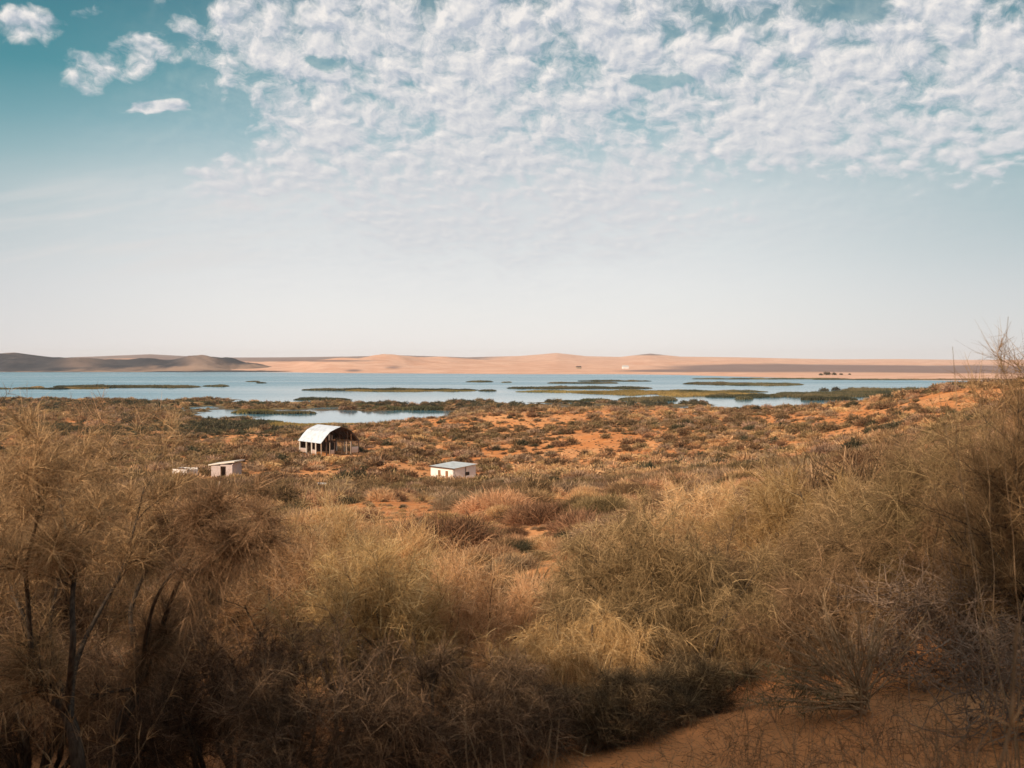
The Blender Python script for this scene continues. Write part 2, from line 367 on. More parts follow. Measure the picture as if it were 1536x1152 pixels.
def ground(x, y):
    x = np.asarray(x, float); y = np.asarray(y, float)
    rho = np.hypot(x, y); phi = np.clip(np.arctan2(x, y), -1.05, 1.05)
    d = rho * np.cos(phi)
    px = np.clip(np.tan(phi) * F + 768, -300, 1850)
    a = (px + 300) / 10; i = np.clip(a.astype(int), 0, len(_fine) - 2); fa = a - i
    b = (np.log(d + 1) - LG[0]) / (LG[-1] - LG[0]) * (len(LG) - 1); b = np.clip(b, 0, len(LG) - 1.001); j = b.astype(int); fb = b - j
    h = (GRID[i, j] * (1 - fa) + GRID[i + 1, j] * fa) * (1 - fb) + (GRID[i, j + 1] * (1 - fa) + GRID[i + 1, j + 1] * fa) * fb
    back = smooth(1.0, -6.0, y)
    h = h * (1 - back) + (-1.7 - 0.01 * rho) * back
    land = smooth(-31.0, -28.5, h)
    h = h + fbm(x / 38, y / 38, 3, 4) * 1.1 * smooth(40, 160, d) * land * (1 - 0.4 * smooth(300, 360, d))
    h = h + fbm(x / 9, y / 9, 9, 3) * 0.42 * smooth(12, 60, d) * land
    h = h + fbm(x / 1.3, y / 1.3, 21, 3) * 0.05 * land * smooth(0, 3, d) * smooth(200, 40, d)
    h = h + fbm(x / 30, y / 30, 5, 3) * 0.35 * smooth(-31.2, -30, h) * (1 - land)
    h = h + fbm(x / 32, y / 42, 15, 4) * 1.7 * smooth(-31.25, -30.7, h) * smooth(-26.5, -29.3, h)      # ragged shoreline
    h = np.where(d > 790, W_ - 0.2, h)
    return h + HC
def gz(x, y): return float(ground(np.array([x]), np.array([y]))[0])

def polar_sheet(name, mat, phis, rhos, fn, **kw):
    P, R = np.meshgrid(phis, rhos)
    X, Y = np.sin(P) * R, np.cos(P) * R
    Z = fn(X, Y)
    nr, nc = X.shape
    i = np.arange(nr - 1)[:, None] * nc; j = np.arange(nc - 1)[None]
    Q = np.stack([i + j, i + nc + j, i + nc + j + 1, i + j + 1], -1).reshape(-1, 4)
    m = MB().add(np.stack([X, Y, Z], -1).reshape(-1, 3), Q[:, ::-1])
    return m.obj(name, mat, smooth_=True)
ph = np.concatenate([np.radians(np.linspace(-180, -45, 60)), np.radians(np.arange(-44.8, 44.8, 0.14)), np.radians(np.linspace(45, 180, 60))])
rh = np.concatenate([np.geomspace(0.02, 1, 12)[:-1], np.geomspace(1, 820, 640), np.geomspace(900, 10500, 20)])
tag(polar_sheet('ground', M['sand'], ph, rh, ground), kind='structure')

# lake
def water_mat():
    m, g, out = newmat('lake_water')
    tc = g.n.new('ShaderNodeTexCoord'); p = tc.outputs['Object']
    w1 = g.noise(p, 0.5, 3, 0.6)
    streak = g.noise(g.vm('MULTIPLY', p, (0.0013, 0.0065, 1)), 1.0, 3, 0.55)
    sx = g.n.new('ShaderNodeSeparateXYZ'); g.l.new(p, sx.inputs[0])
    calm = g.mr(sx.outputs[1], 1500, 480)      # water sheltered by the spits lies flatter
    calm = g.math('MULTIPLY', calm, g.mr(g.math('DIVIDE', sx.outputs[0], sx.outputs[1]), -0.45, -0.15, 0.25, 1.0))
    r = g.math('MULTIPLY', g.mr(streak, 0.3, 0.7, 0.30, 0.20), g.math('SUBTRACT', 1.0, g.math('MULTIPLY', calm, 0.75)))
    b = pbsdf(g, out, (0.07, 0.22, 0.30), r, None, 0.5)
    b.inputs['IOR'].default_value = 1.333
    bp = g.n.new('ShaderNodeBump'); g.put(bp.inputs['Height'], w1); bp.inputs['Distance'].default_value = 0.3
    g.put(bp.inputs['Strength'], g.math('MULTIPLY', g.mr(streak, 0.3, 0.7, 0.55, 0.3), g.math('SUBTRACT', 1.0, g.math('MULTIPLY', calm, 0.85))))
    g.l.new(bp.outputs[0], b.inputs['Normal'])
    return m
lake = MB().add([(-12000, 200, 0), (12000, 200, 0), (12000, 10500, 0), (-12000, 10500, 0)], [(0, 1, 2, 3)]).obj('water', water_mat())
tag(lake, kind='structure')

# ------------------------------------------------------------------ far shore and hills
FPX = [-300, 0, 100, 225, 320, 430, 520, 600, 700, 780, 835, 880, 930, 975, 1020, 1100, 1250, 1350, 1450, 1536, 1800]
FSKY = [539, 538, 538, 533, 538, 537.5, 536.5, 534.5, 537.5, 535.5, 531, 536, 537, 532, 536.5, 537.5, 540.6, 540.2, 541.5, 541, 541]
FSHO = [557, 557, 557, 557, 557, 557.5, 558.5, 559, 559.5, 560, 560, 560, 560, 560.5, 561, 563, 566, 567, 568, 569, 569]
def far_h(x, y):
    px = x / y * F + 768
    ys = np.interp(px, FPX, FSKY); yb = np.interp(px, FPX, FSHO)
    d0 = HC * F / (yb - 541.0)
    t = (y - d0) / (7400 - d0)
    yy = yb - 1.5 + (ys + 1.2 - yb) * np.clip(t, 0, 1) ** 0.6
    v = (576 - yy) / F
    h = HC + y * (-math.sin(TH) + v * math.cos(TH)) / (math.cos(TH) + v * math.sin(TH))
    h = h * smooth(-0.03, 0.05, t)
    h = h + smooth(6800, 7400, y) * 6 - smooth(7600, 8800, y) * (h + 5)
    amp = smooth(0.01, 0.2, t) * (1 - smooth(0.8, 1.0, t) * 0.9)
    h = h + ((0.35 - np.abs(fbm(x / 620, y / 900, 31, 5, 0.55))) * 26) * amp
    for cx, dd, hw, hh in ((500, 3100, 60, 20), (575, 3300, 45, 27), (650, 3500, 60, 20), (720, 3900, 60, 12), (420, 3600, 50, 12), (1120, 3900, 120, 8), (1400, 3300, 140, 6)):
        h = h + hh * np.exp(-((px - cx) / hw) ** 2 - ((y - dd) / 420) ** 2) * (1 + 0.5 * fbm(x / 130, y / 160, 40, 4))
    return np.where(t < -0.03, -3.0, np.maximum(h, -3.0))
def hill_h(x, y):
    px = x / y * F + 768
    ys = np.interp(px, [-400, -120, -40, 0, 22, 60, 100, 160, 240, 300, 340, 365, 400, 435, 450], [536, 533, 531, 529.5, 528, 533, 537.5, 539.5, 541, 539, 536, 542, 551, 557.6, 559])
    base = HC + 3300 * (-math.sin(TH) + (576 - ys) / F) 
    base = np.maximum(base, -4)
    rdg = np.exp(-((y - 3300) / 330) ** 2)
    n = fbm(x / 260, y / 260, 51, 5, 0.55)
    f = np.exp(-((px - 300) / 38) ** 2 - ((y - 2880) / 140) ** 2) * 27 + np.exp(-((px - 120) / 50) ** 2 - ((y - 2880) / 150) ** 2) * 16 + np.exp(-((px - 215) / 30) ** 2 - ((y - 2960) / 150) ** 2) * 12
    h = base * rdg * (1 + 0.0 * n) + f * smooth(455, 380, px) + (0.5 - np.abs(n)) * 34 * smooth(2640, 2900, y) * smooth(3260, 3050, y) * smooth(450, 380, px)
    return np.where(y < 2618, -2.0, np.where(px < 440, np.maximum(h - 1.5, smooth(2618, 2640, y) * 2.6 - .3), h - 1.5))
def far_mat(name, dark):
    m, g, out = newmat(name)
    tc = g.n.new('ShaderNodeTexCoord'); p = tc.outputs['Object']
    n1 = g.noise(g.vm('MULTIPLY', p, (0.0009, 0.0014, 0.01)), 1.0, 6, 0.6, 0.6); n2 = g.noise(p, 0.012, 5, 0.65)
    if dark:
        c = g.mix(g.mr(n2, 0.35, 0.7), (0.030, 0.036, 0.048), (0.066, 0.063, 0.070))  # cloud shadow over the left hills is put into this dark slate
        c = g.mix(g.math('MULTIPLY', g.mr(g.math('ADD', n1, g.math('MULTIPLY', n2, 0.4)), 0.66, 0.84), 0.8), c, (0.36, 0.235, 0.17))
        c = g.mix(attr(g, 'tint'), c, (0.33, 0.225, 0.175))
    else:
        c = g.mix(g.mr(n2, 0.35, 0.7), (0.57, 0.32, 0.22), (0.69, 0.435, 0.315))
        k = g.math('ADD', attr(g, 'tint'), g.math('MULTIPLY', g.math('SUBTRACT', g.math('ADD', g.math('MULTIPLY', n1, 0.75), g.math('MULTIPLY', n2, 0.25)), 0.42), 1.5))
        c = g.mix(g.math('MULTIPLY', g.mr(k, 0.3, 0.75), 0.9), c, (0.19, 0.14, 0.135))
    pbsdf(g, out, c, 0.95, (n2, 0.5, 10.0), 0.05)
    return m
def field(name, mat, x0, x1, ds, fn, tint):
    A, D = np.meshgrid((np.linspace(x0, x1, int((x1 - x0) / 2.2)) - 768) / F, ds)
    X, Y = A * D, D; Z = fn(X, Y)
    nr, nc = X.shape
    i = np.arange(nr - 1)[:, None] * nc; j = np.arange(nc - 1)[None]
    Q = np.stack([i + j, i + j + 1, i + nc + j + 1, i + nc + j], -1).reshape(-1, 4)
    PX = A * F + 768; PY = 541 + (HC - Z) / D * F
    return MB().add(np.stack([X, Y, Z], -1).reshape(-1, 3), Q, tint(PX, PY, X, Y, Z).ravel()).obj(name, mat, smooth_=True)
def gs(v, c, w): return np.exp(-((v - c) / w) ** 2)
def far_tint(PX, PY, X, Y, Z):      # cloud-shadow bands painted in on the right; skyline ridges darker than bare sand
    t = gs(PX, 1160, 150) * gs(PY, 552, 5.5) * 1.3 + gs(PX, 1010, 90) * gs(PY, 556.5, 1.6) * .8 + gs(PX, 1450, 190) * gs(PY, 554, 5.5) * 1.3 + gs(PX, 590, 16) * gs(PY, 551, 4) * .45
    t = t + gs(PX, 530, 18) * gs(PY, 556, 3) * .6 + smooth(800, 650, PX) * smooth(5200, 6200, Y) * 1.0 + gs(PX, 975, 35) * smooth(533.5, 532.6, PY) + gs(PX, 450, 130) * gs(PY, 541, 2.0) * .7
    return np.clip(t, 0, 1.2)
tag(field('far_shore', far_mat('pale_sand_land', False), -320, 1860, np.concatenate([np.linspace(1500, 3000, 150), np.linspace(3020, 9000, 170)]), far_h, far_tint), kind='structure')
def hill_lit_tint(PX, PY, X, Y, Z):  # paints sunlit facets onto the dark hills
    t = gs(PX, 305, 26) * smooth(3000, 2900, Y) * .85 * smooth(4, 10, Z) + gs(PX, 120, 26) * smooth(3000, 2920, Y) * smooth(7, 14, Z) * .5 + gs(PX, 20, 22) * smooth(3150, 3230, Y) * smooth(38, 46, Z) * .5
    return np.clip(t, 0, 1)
tag(field('hills', far_mat('cloud_shaded_hills', True), -400, 452, np.linspace(2600, 4100, 150), hill_h, hill_lit_tint), kind='structure')

# ------------------------------------------------------------------ buildings
def metal_mat(name, a, b, rough=0.45, wave=9.0, axis='X', metal=0.0):
    m, g, out = newmat(name)
    tc = g.n.new('ShaderNodeTexCoord'); p = tc.outputs['Object']
    n = g.noise(p, 0.9, 5, 0.65)
    wv = g.n.new('ShaderNodeTexWave'); wv.bands_direction = axis; wv.inputs['Scale'].default_value = wave; g.l.new(p, wv.inputs[0])
    pbsdf(g, out, g.mix(g.mr(n, 0.4, 0.72), a, b), rough, (wv.outputs['Fac'], 0.5, 0.03), 0.4, metal)
    return m
def plaster_mat(name, a, b):
    m, g, out = newmat(name)
    tc = g.n.new('ShaderNodeTexCoord'); p = tc.outputs['Object']
    n = g.noise(p, 1.6, 6, 0.7); sp = g.n.new('ShaderNodeSeparateXYZ'); g.l.new(p, sp.inputs[0])
    k = g.math('MAXIMUM', g.math('MULTIPLY', g.mr(n, 0.52, 0.75), 0.6), g.math('MULTIPLY', g.mr(g.math('ADD', sp.outputs[2], n), 1.1, 0.5), 0.6))
    pbsdf(g, out, g.mix(k, a, b), 0.9, (n, 0.4, 0.03), 0.2)
    return m
M['roofwhite'] = metal_mat('white_roof_sheet', (0.60, 0.66, 0.74), (0.46, 0.48, 0.51), 0.5, 5)
M['roofgrey'] = metal_mat('pale_grey_roof_sheet', (0.50, 0.54, 0.55), (0.38, 0.39, 0.39), 0.5, 3)
M['rust'] = metal_mat('dark_rusty_sheet', (0.045, 0.03, 0.025), (0.11, 0.055, 0.035), 0.8, 5)
M['plaster'] = plaster_mat('white_plaster', (0.74, 0.70, 0.68), (0.50, 0.42, 0.35))
M['plasterdirty'] = plaster_mat('stained_plaster', (0.44, 0.37, 0.36), (0.34, 0.22, 0.15))
M['wood'] = barkmat('weathered_wood', (0.30, 0.22, 0.16), (0.48, 0.38, 0.30))
M['darkwood'] = barkmat('dark_wood', (0.05, 0.035, 0.03), (0.12, 0.07, 0.05))
M['brownframe'] = barkmat('brown_painted_wood', (0.20, 0.10, 0.05), (0.30, 0.16, 0.09))
m_, g_, o_ = newmat('dark_window_glass'); pbsdf(g_, o_, (0.02, 0.02, 0.022), 0.15, None, 0.5); M['glass'] = m_
m_, g_, o_ = newmat('concrete'); tc_ = g_.n.new('ShaderNodeTexCoord')
pbsdf(g_, o_, g_.mix(g_.noise(tc_.outputs['Object'], 2, 5, .7), (0.55, 0.50, 0.44), (0.75, 0.69, 0.62)), 0.9, None, 0.2); M['concrete'] = m_

# -- barn: local x along the gable, local y backwards along the length; origin at the near left corner
BW, BL, BE = 10.3, 10.6, 2.35
b0 = AT(481, 664, 235); BASEZ = b0[2] - BE
bang = math.atan2(6.7, 8.0)
barn = empty('barn', (b0[0], b0[1], BASEZ), bang)
tag(barn, 'open sided barn with arched white sheet metal roof standing on the sand near the pond', 'barn')
PROF = [(0, 0), (0.11, .37), (0.22, .68), (0.36, .86), (0.5, 1.0), (0.64, .86), (0.78, .68), (0.89, .37), (1, 0)]
RISE = 3.55
def roof_half(pts, th=0.07, y0=-0.35, y1=BL + 0.35, sag=0.0):
    m = MB()
    for (u0, v0), (u1, v1) in zip(pts[:-1], pts[1:]):
        p0, p1 = np.array((u0 * BW, BE + v0 * RISE)), np.array((u1 * BW, BE + v1 * RISE))
        n = np.array((-(p1 - p0)[1], (p1 - p0)[0])); n = n / np.linalg.norm(n) * th
        c = [p0, p1, p1 + n, p0 + n]
        V = [(q[0], yy, q[1]) for yy in (y0, y1) for q in c]
        m.add(V, [(0, 1, 2, 3), (7, 6, 5, 4), (0, 4, 5, 1), (3, 2, 6, 7), (1, 5, 6, 2), (0, 3, 7, 4)])
    return m
roof_half([(-.022, -.06)] + PROF[:5]).obj('roof', M['roofwhite'], barn)
r2 = roof_half(PROF[4:] + [(1.02, -.06)]).obj('roof', M['rust'], barn); r2['label'] = 'dark rusty far half of the arched roof'
for k, y in enumerate(np.linspace(0.1, BL - 0.1, 6)):         # arched trusses
    m = MB(); P = [(u * BW * .98 + .1, y, BE + v * (RISE - .18) - .02) for u, v in PROF]
    m.tube(P, 0.06, 4); m.box((BW / 2, y, BE - 0.06), (BW - .3, 0.1, 0.12))
    if k % 2 == 0:
        for u, v in ((.3, .72), (.7, .72), (.5, .94)): m.box((u * BW, y, BE + v * RISE / 2), (0.07, 0.07, v * RISE - .1))
    m.obj('truss', M['darkwood'], barn)
for k, x in enumerate((0.06, 1.45, 2.35, 3.7, 5.7, 6.9, 8.1, BW - .06)): MB().box((x, 0.0, BE / 2 - .45), (0.22 if k % 2 else .16, 0.22, BE + .7)).obj('post', M['wood' if k in (0, 2, 5, 6) else 'darkwood'], barn)
for y in (2.6, 4.6, 7.2, BL - .1): MB().box((0.06, y, BE / 2 - .45), (0.24, 0.24, BE + .7)).obj('post', M['concrete'], barn)
for y in (3.4, 6.8, BL - .1): MB().box((BW - .06, y, BE / 2 - .45), (0.24, 0.24, BE + .7)).obj('post', M['concrete'], barn)
m = MB().box((BW / 2, BL + .1, BE / 2 - .4), (BW, 0.12, BE + .8))
for (u0, v0), (u1, v1) in zip(PROF[:-1], PROF[1:]):
    m.add([(u0 * BW, BL + .1, BE), (u1 * BW, BL + .1, BE), (u1 * BW, BL + .1, BE + v1 * RISE - .05), (u0 * BW, BL + .1, BE + v0 * RISE - .05),
           (u0 * BW, BL + .02, BE), (u1 * BW, BL + .02, BE), (u1 * BW, BL + .02, BE + v1 * RISE - .05), (u0 * BW, BL + .02, BE + v0 * RISE - .05)],
          [(0, 1, 2, 3), (7, 6, 5, 4), (3, 2, 6, 7)])
m.obj('back_wall', M['rust'], barn)
for c_, s_ in (((3.03, 0, 0), (1.0, .16, .9)), ((9.2, 0, .2), (1.9, .16, 1.4)), ((.06, 3.6, 0), (.14, 1.7, .9)), ((.06, 8.8, 0), (.14, 2.9, 1.0))): MB().box(c_, s_).obj('low_wall', M['plasterdirty'], barn)
# torn boards still hanging in the gable
for x_, z_, w_, h_, q_ in ((2.2, 1.15, .5, 1.4, 'wood'), (2.95, 1.0, .2, 1.2, 'wood'), (1.3, .55, .4, .8, 'brownframe'), (3.6, .5, .5, .35, 'brownframe'), (8.2, .9, .16, 1.6, 'brownframe')): MB().box((x_, -.02, BE + z_), (w_, .05, h_)).obj('gable_board', M[q_], barn)

# -- white hut: near corner at origin, face A runs to the left-back (local -x), face B to the right-back (local y)
def hut_at(px, py, d, ang, h): p = AT(px, py, d); return empty('hut', (p[0], p[1], p[2] - h), ang)
def wall_with_holes(m, axis, length, height, th, holes, z0=-0.6, off=0.0, h_end=None):
    """a wall along -x (axis 0) or +y (axis 1) with real openings; holes = (s0, s1, z0, z1)"""
    h_end = height if h_end is None else h_end
    cuts = sorted({0, length, *[h[0] for h in holes], *[h[1] for h in holes]})
    for a, b in zip(cuts[:-1], cuts[1:]):
        hs = [h for h in holes if h[0] <= a + 1e-6 and h[1] >= b - 1e-6]
        spans = [(z0, None)] if not hs else [(z0, hs[0][2]), (hs[0][3], None)]
        for lo, hi in spans:
            za = hi if hi is not None else height + (h_end - height) * a / length
            zb = hi if hi is not None else height + (h_end - height) * b / length
            if axis == 0: V = [(-a, off, lo), (-b, off, lo), (-b, off + th, lo), (-a, off + th, lo), (-a, off, za), (-b, off, zb), (-b, off + th, zb), (-a, off + th, za)]
            else: V = [(off, a, lo), (off, b, lo), (off - th, b, lo), (off - th, a, lo), (off, a, za), (off, b, zb), (off - th, b, zb), (off - th, a, za)]
            m.add(V, [(0, 3, 2, 1), (4, 5, 6, 7), (0, 1, 5, 4), (1, 2, 6, 5), (2, 3, 7, 6), (3, 0, 4, 7)])
    return m
def slab(m, P, th):
    P = np.array(P, float); n = np.array((0, 0, th))
    return m.add(np.concatenate([P, P + n]), [(0, 3, 2, 1), (4, 5, 6, 7), (0, 1, 5, 4), (1, 2, 6, 5), (2, 3, 7, 6), (3, 0, 4, 7)])
LA, LB, HH, HR = 6.7, 5.5, 2.75, 3.15
hut = hut_at(680, 703, 190, math.radians(-45) + math.radians(0), HH)
tag(hut, 'white plastered hut with a pale grey lean-to roof and two narrow brown windows', 'hut', 'small white buildings on the sand')
hut.rotation_euler.z = math.radians(-45) 
# rotate so that local -x points left-back and local y points right-back
WA = [(1.55, 2.35, 0.75, 2.15), (3.75, 4.55, 0.75, 2.15)]
WB = [(3.3, 4.2, 1.15, 1.85)]
m = MB(); wall_with_holes(m, 0, LA, HH, 0.3, WA); wall_with_holes(m, 1, LB - .3, HH, 0.3, [(a - .3, b - .3, c, d) for a, b, c, d in WB], h_end=HR)
m.v = [v + (np.array((0, 0.3, 0)) if k >= 8 else 0) for k, v in enumerate(m.v)]
wall_with_holes(m, 0, LA - .3, HR, 0.3, [], off=LB)
wall_with_holes(m, 1, LB - .3, HH, 0.3, [], off=-LA + .3)
m.v[-1] = m.v[-1] + np.array((0, .3, 0))
m.obj('wall', M['plaster'], hut)
e = 0.28
slab(MB(), [(-LA - e, -e, HH - .02), (e, -e, HH - .02), (e, LB + .3 + e, HR + .04), (-LA - e, LB + .3 + e, HR + .04)], 0.06).obj('roof', M['roofgrey'], hut)
MB().box((-LA / 2, -e - .035, HH - .02), (LA + 2 * e, 0.05, 0.2)).obj('fascia', M['darkwood'], hut)
for a, b, c, d in WA:
    w = MB().box((-(a + b) / 2, .12, c + .03), (b - a, .06, .06)).box((-(a + b) / 2, .12, d - .03), (b - a, .06, .06)).box((-(a + b) / 2, .12, d - .45), (b - a - .12, .06, .06))
    w.box((-a - .03, .12, (c + d) / 2), (.06, .06, d - c - .12)).box((-b + .03, .12, (c + d) / 2), (.06, .06, d - c - .12)).box((-(a + b) / 2, .12, (c + d - .48) / 2), (.05, .05, d - c - .6))
    w = w.obj('window', M['brownframe'], hut)
    MB().box((-(a + b) / 2, .15, (c + d) / 2), (b - a - .02, .012, d - c - .02)).obj('pane', M['brownframe'], w)
a, b, c, d = WB[0]
w = MB().box((-.12, a + .03, (c + d) / 2), (.06, .06, d - c)).box((-.12, b - .03, (c + d) / 2), (.06, .06, d - c)).box((-.12, (a + b) / 2, c + .03), (.06, b - a - .12, .06)).box((-.12, (a + b) / 2, d - .03), (.06, b - a - .12, .06)).obj('window', M['darkwood'], hut)
MB().box((-.16, (a + b) / 2, (c + d) / 2), (.012, b - a - .02, d - c - .02)).obj('pane', M['glass'], w)

# -- shed with a tilted slab roof
p = AT(333, 697, 186); shed = empty('shed', (p[0], p[1], p[2] - 2.6), math.radians(-12))
tag(shed, 'small derelict shed with a tilted pale slab roof and a dark doorway', 'shed', 'small white buildings on the sand')
m = MB()
m.box((-1.35, 0, .9), (1.9, .2, 3.0)).box((1.35, 0, 1.0), (1.3, .2, 3.2)).box((.15, 0, 2.45), (1.1, .2, .3))
m.box((-2.2, 1.7, .9), (.2, 3.2, 3.0)).box((1.9, 1.7, 1.1), (.2, 3.2, 3.4)).box((-.1, 3.4, 1.0), (4.3, .2, 3.2))
m.obj('wall', M['plasterdirty'], shed)
slab(MB(), [(-2.75, -.35, 2.42), (2.55, -.35, 3.12), (2.55, 3.8, 3.12), (-2.75, 3.8, 2.42)], 0.2).obj('roof', M['concrete'], shed)
MB().box((-.32, -.05, .85), (.1, .14, 2.9)).box((.62, -.05, .85), (.1, .14, 2.9)).box((.15, -.05, 2.25), (.84, .14, .1)).obj('door_frame', M['darkwood'], shed)
# -- roofless outbuilding
p = AT(258, 703, 180); ruin = empty('outbuilding', (p[0], p[1], p[2] - 2.1), math.radians(-20))
tag(ruin, 'low roofless white outbuilding half hidden by bushes, beside the derelict shed', 'outbuilding', 'small white buildings on the sand')
MB().box((1.6, 0, .7), (3.2, .22, 2.8)).box((0.1, 1.5, .72), (.22, 2.7, 2.84)).box((3.0, 1.4, .6), (.22, 2.5, 2.6)).box((1.6, 2.9, .7), (3.2, .22, 2.8)).obj('wall', M['plaster'], ruin)
MB().box((1.75, 0.1, 2.16), (2.9, .5, .12)).obj('coping', M['darkwood'], ruin)
# -- loose things round the huts
p = AT(482, 722, 150)
tag(MB().box((p[0], p[1], gz(p[0], p[1]) + .32), (2.2, 1.6, .12), .1, .06).box((p[0] - .6, p[1], gz(p[0], p[1]) + .1), (.3, 1.2, .36)).obj('slab', M['concrete']), 'pale flat slab lying on the sand below the barn', 'slab')
P = [AT(329, 722, 95), AT(326, 735, 95), AT(321, 756, 95)]; P[2][2] -= 1.2
tag(MB().tube(P[::-1], [.09, .08, .07], 7).obj('post', M['wood']), 'pale leaning wooden post in the bushes below the derelict shed', 'post')
P = [AT(282, 728, 165), AT(288, 722, 165)]
tag(MB().tube(P, [.13, .1], 6).obj('plank', M['wood']), 'short pale plank leaning among bushes between the outbuilding and the shed', 'plank')
# -- far houses
for px, d, w_, h_, lab in ((868, 2740, 13, 5, 'distant grey house at the foot of the far dunes, left of the white one'), (938, 2760, 17, 6, 'distant white house at the foot of the far dunes')):
    x = (px - 768) / F * d; z = float(far_h(np.array([x]), np.array([float(d)]))[0])
    hs = tag(empty('house', (x, d, z), .3), lab, 'house', 'distant houses on the far shore')
    MB().box((0, 0, h_ / 2), (w_, 9, h_)).obj('wall', M['plaster'] if px > 900 else M['wood'], hs)
    MB().add([(-w_ / 2 - .5, -5, h_), (w_ / 2 + .5, -5, h_), (w_ / 2 + .5, 0, h_ + 3), (-w_ / 2 - .5, 0, h_ + 3), (w_ / 2 + .5, 5, h_), (-w_ / 2 - .5, 5, h_)], [(0, 1, 2, 3), (3, 2, 4, 5), (0, 3, 5, 5), (1, 4, 2, 2)]).obj('roof', M['roofgrey'] if px > 900 else M['rust'], hs)

# ------------------------------------------------------------------ reed islands
def island(x0, x1, ytop, ybot, seed, mat='reed', hgt=2.2, dens=1.0, name='reed_bed', round_=1.0):
    """an oval of ground just over the water, thick with reeds; ytop is the row of the reed tips at the back edge"""
    rng = np.random.default_rng(seed)
    d_near = HC * F / (ybot - 541)
    d_far = max((HC - hgt) * F / (ytop - 541 + 0.2), d_near * 1.03)
    n = int(900 * dens * max(0.25, (x1 - x0) / 100) * (1 + 0.25 * (ybot - ytop)))
    U = rng.uniform(-1, 1, n); Vv = rng.uniform(-1, 1, n)
    edge = np.sqrt(np.clip(1 - np.abs(U) ** 2.4, 0, 1)) * (0.75 + 0.5 * fbm(U * 3 + seed, U * 0, seed, 3)) 
    Vv = Vv * np.clip(edge, 0.05, 1.2)
    a = ((x0 + x1) / 2 + U * (x1 - x0) / 2 - 768) / F
    D = (d_near + d_far) / 2 + Vv * (d_far - d_near) / 2
    X, Y = a * D, D
    hh = hgt * (0.3 + 0.95 * vnoise(X / 11, Y / 14, seed) + 0.25 * rng.random(n)) * (0.45 + 0.55 * np.sqrt(np.clip(1 - U ** 4, 0, 1)))
    k = 5
    P0 = np.repeat(np.stack([X, Y, np.full(n, 0.02)], 1), k, 0) + rng.normal(0, 0.5, (n * k, 3)) * (1.6, 1.6, 0)
    Dr = rng.normal(0, .25, (n * k, 3)); Dr[:, 2] = 1
    T = np.clip(np.repeat(vnoise(X / 25 + 7, Y / 40, seed + 5), k) * .8 + rng.uniform(-.1, .35, n * k), 0, 1)
    m = MB(); m.ribbons(P0, Dr, np.repeat(hh, k) * rng.uniform(.6, 1.1, n * k), 0.75, 0.15, 2, rng, T)
    o = m.obj(name, M[mat]); tag(o, kind='stuff')
    return o
ISL = [(-60, 14, 580.3, 584.5, 'reed', 1.8), (20, 68, 580.0, 584, 'reed', 1.8), (46, 64, 579, 582, 'goldreed', 1.6), (62, 102, 581, 584.5, 'reed', 1.8), (82, 300, 575.8, 583, 'reed', 2.2), (94, 160, 579, 584, 'goldreed', 1.6),
       (306, 342, 576, 580.5, 'reed', 2.2), (370, 388, 571.8, 573.2, 'reed', 1.5), (386, 398, 573, 575.3, 'reed', 1.8), (455, 716, 581, 586.5, 'reed', 2.2), (444, 522, 594.5, 601, 'reed', 2.4), (520, 712, 582.5, 588, 'goldreed', 1.4),
       (700, 738, 570.5, 573.6, 'reed', 2), (753, 766, 572.3, 574.3, 'reed', 1.5), (720, 742, 584.5, 587.2, 'reed', 1.7), (763, 976, 578, 584.2, 'reed', 2.3), (776, 900, 584, 589.5, 'goldreed', 1.3), (860, 1110, 583, 594, 'goldreed', 1.4),
       (822, 926, 571.8, 576, 'reed', 2), (868, 976, 569.5, 572.5, 'reed', 2), (873, 914, 596, 602.5, 'reed', 2.6), (845, 873, 600, 604, 'reed', 2), (930, 1012, 593.5, 603, 'reed', 2.6), (990, 1150, 587, 596, 'goldreed', 1.5), (1010, 1150, 583.5, 589.5, 'reed', 2),
       (1026, 1130, 571.5, 578, 'reed', 2.4), (1084, 1204, 573, 579, 'reed', 2), (1060, 1174, 589, 597.5, 'reed', 2.3), (1106, 1126, 595.3, 600, 'reed', 2.2), (1160, 1320, 586, 597, 'reed', 2.4), (1205, 1284, 593.5, 601, 'reed', 3.0),
       (1250, 1480, 580, 594, 'reed', 3.4), (352, 418, 613.5, 621, 'goldreed', 1.6), (372, 470, 616.5, 621.5, 'reed', 1.8), (395, 560, 602.5, 609, 'goldreed', 1.8), (455, 560, 606, 611, 'reed', 1.8), (300, 420, 627, 637, 'reed', 1.6), (400, 545, 632, 640, 'goldreed', 1.3), (560, 690, 608, 616, 'reed', 2.2), (130, 330, 600.5, 606.5, 'goldreed', 1.8), (200, 420, 601.5, 608, 'reed', 2.0), (1040, 1280, 566.3, 569.2, 'reed', 2.0), (1220, 1560, 567.3, 570.2, 'reed', 1.6)]
ISLG = []
for k, (a, b, c, d, mt, hg) in enumerate(ISL):
    island(a, b, c, d, 100 + k, mt, hg, name='reed_bed')
    if d - c > 2.5: ISLG.append((a, b, c + hg * F / max(200, HC * F / (d - 541)) * .9, d))
m = MB(); rng = np.random.default_rng(3)
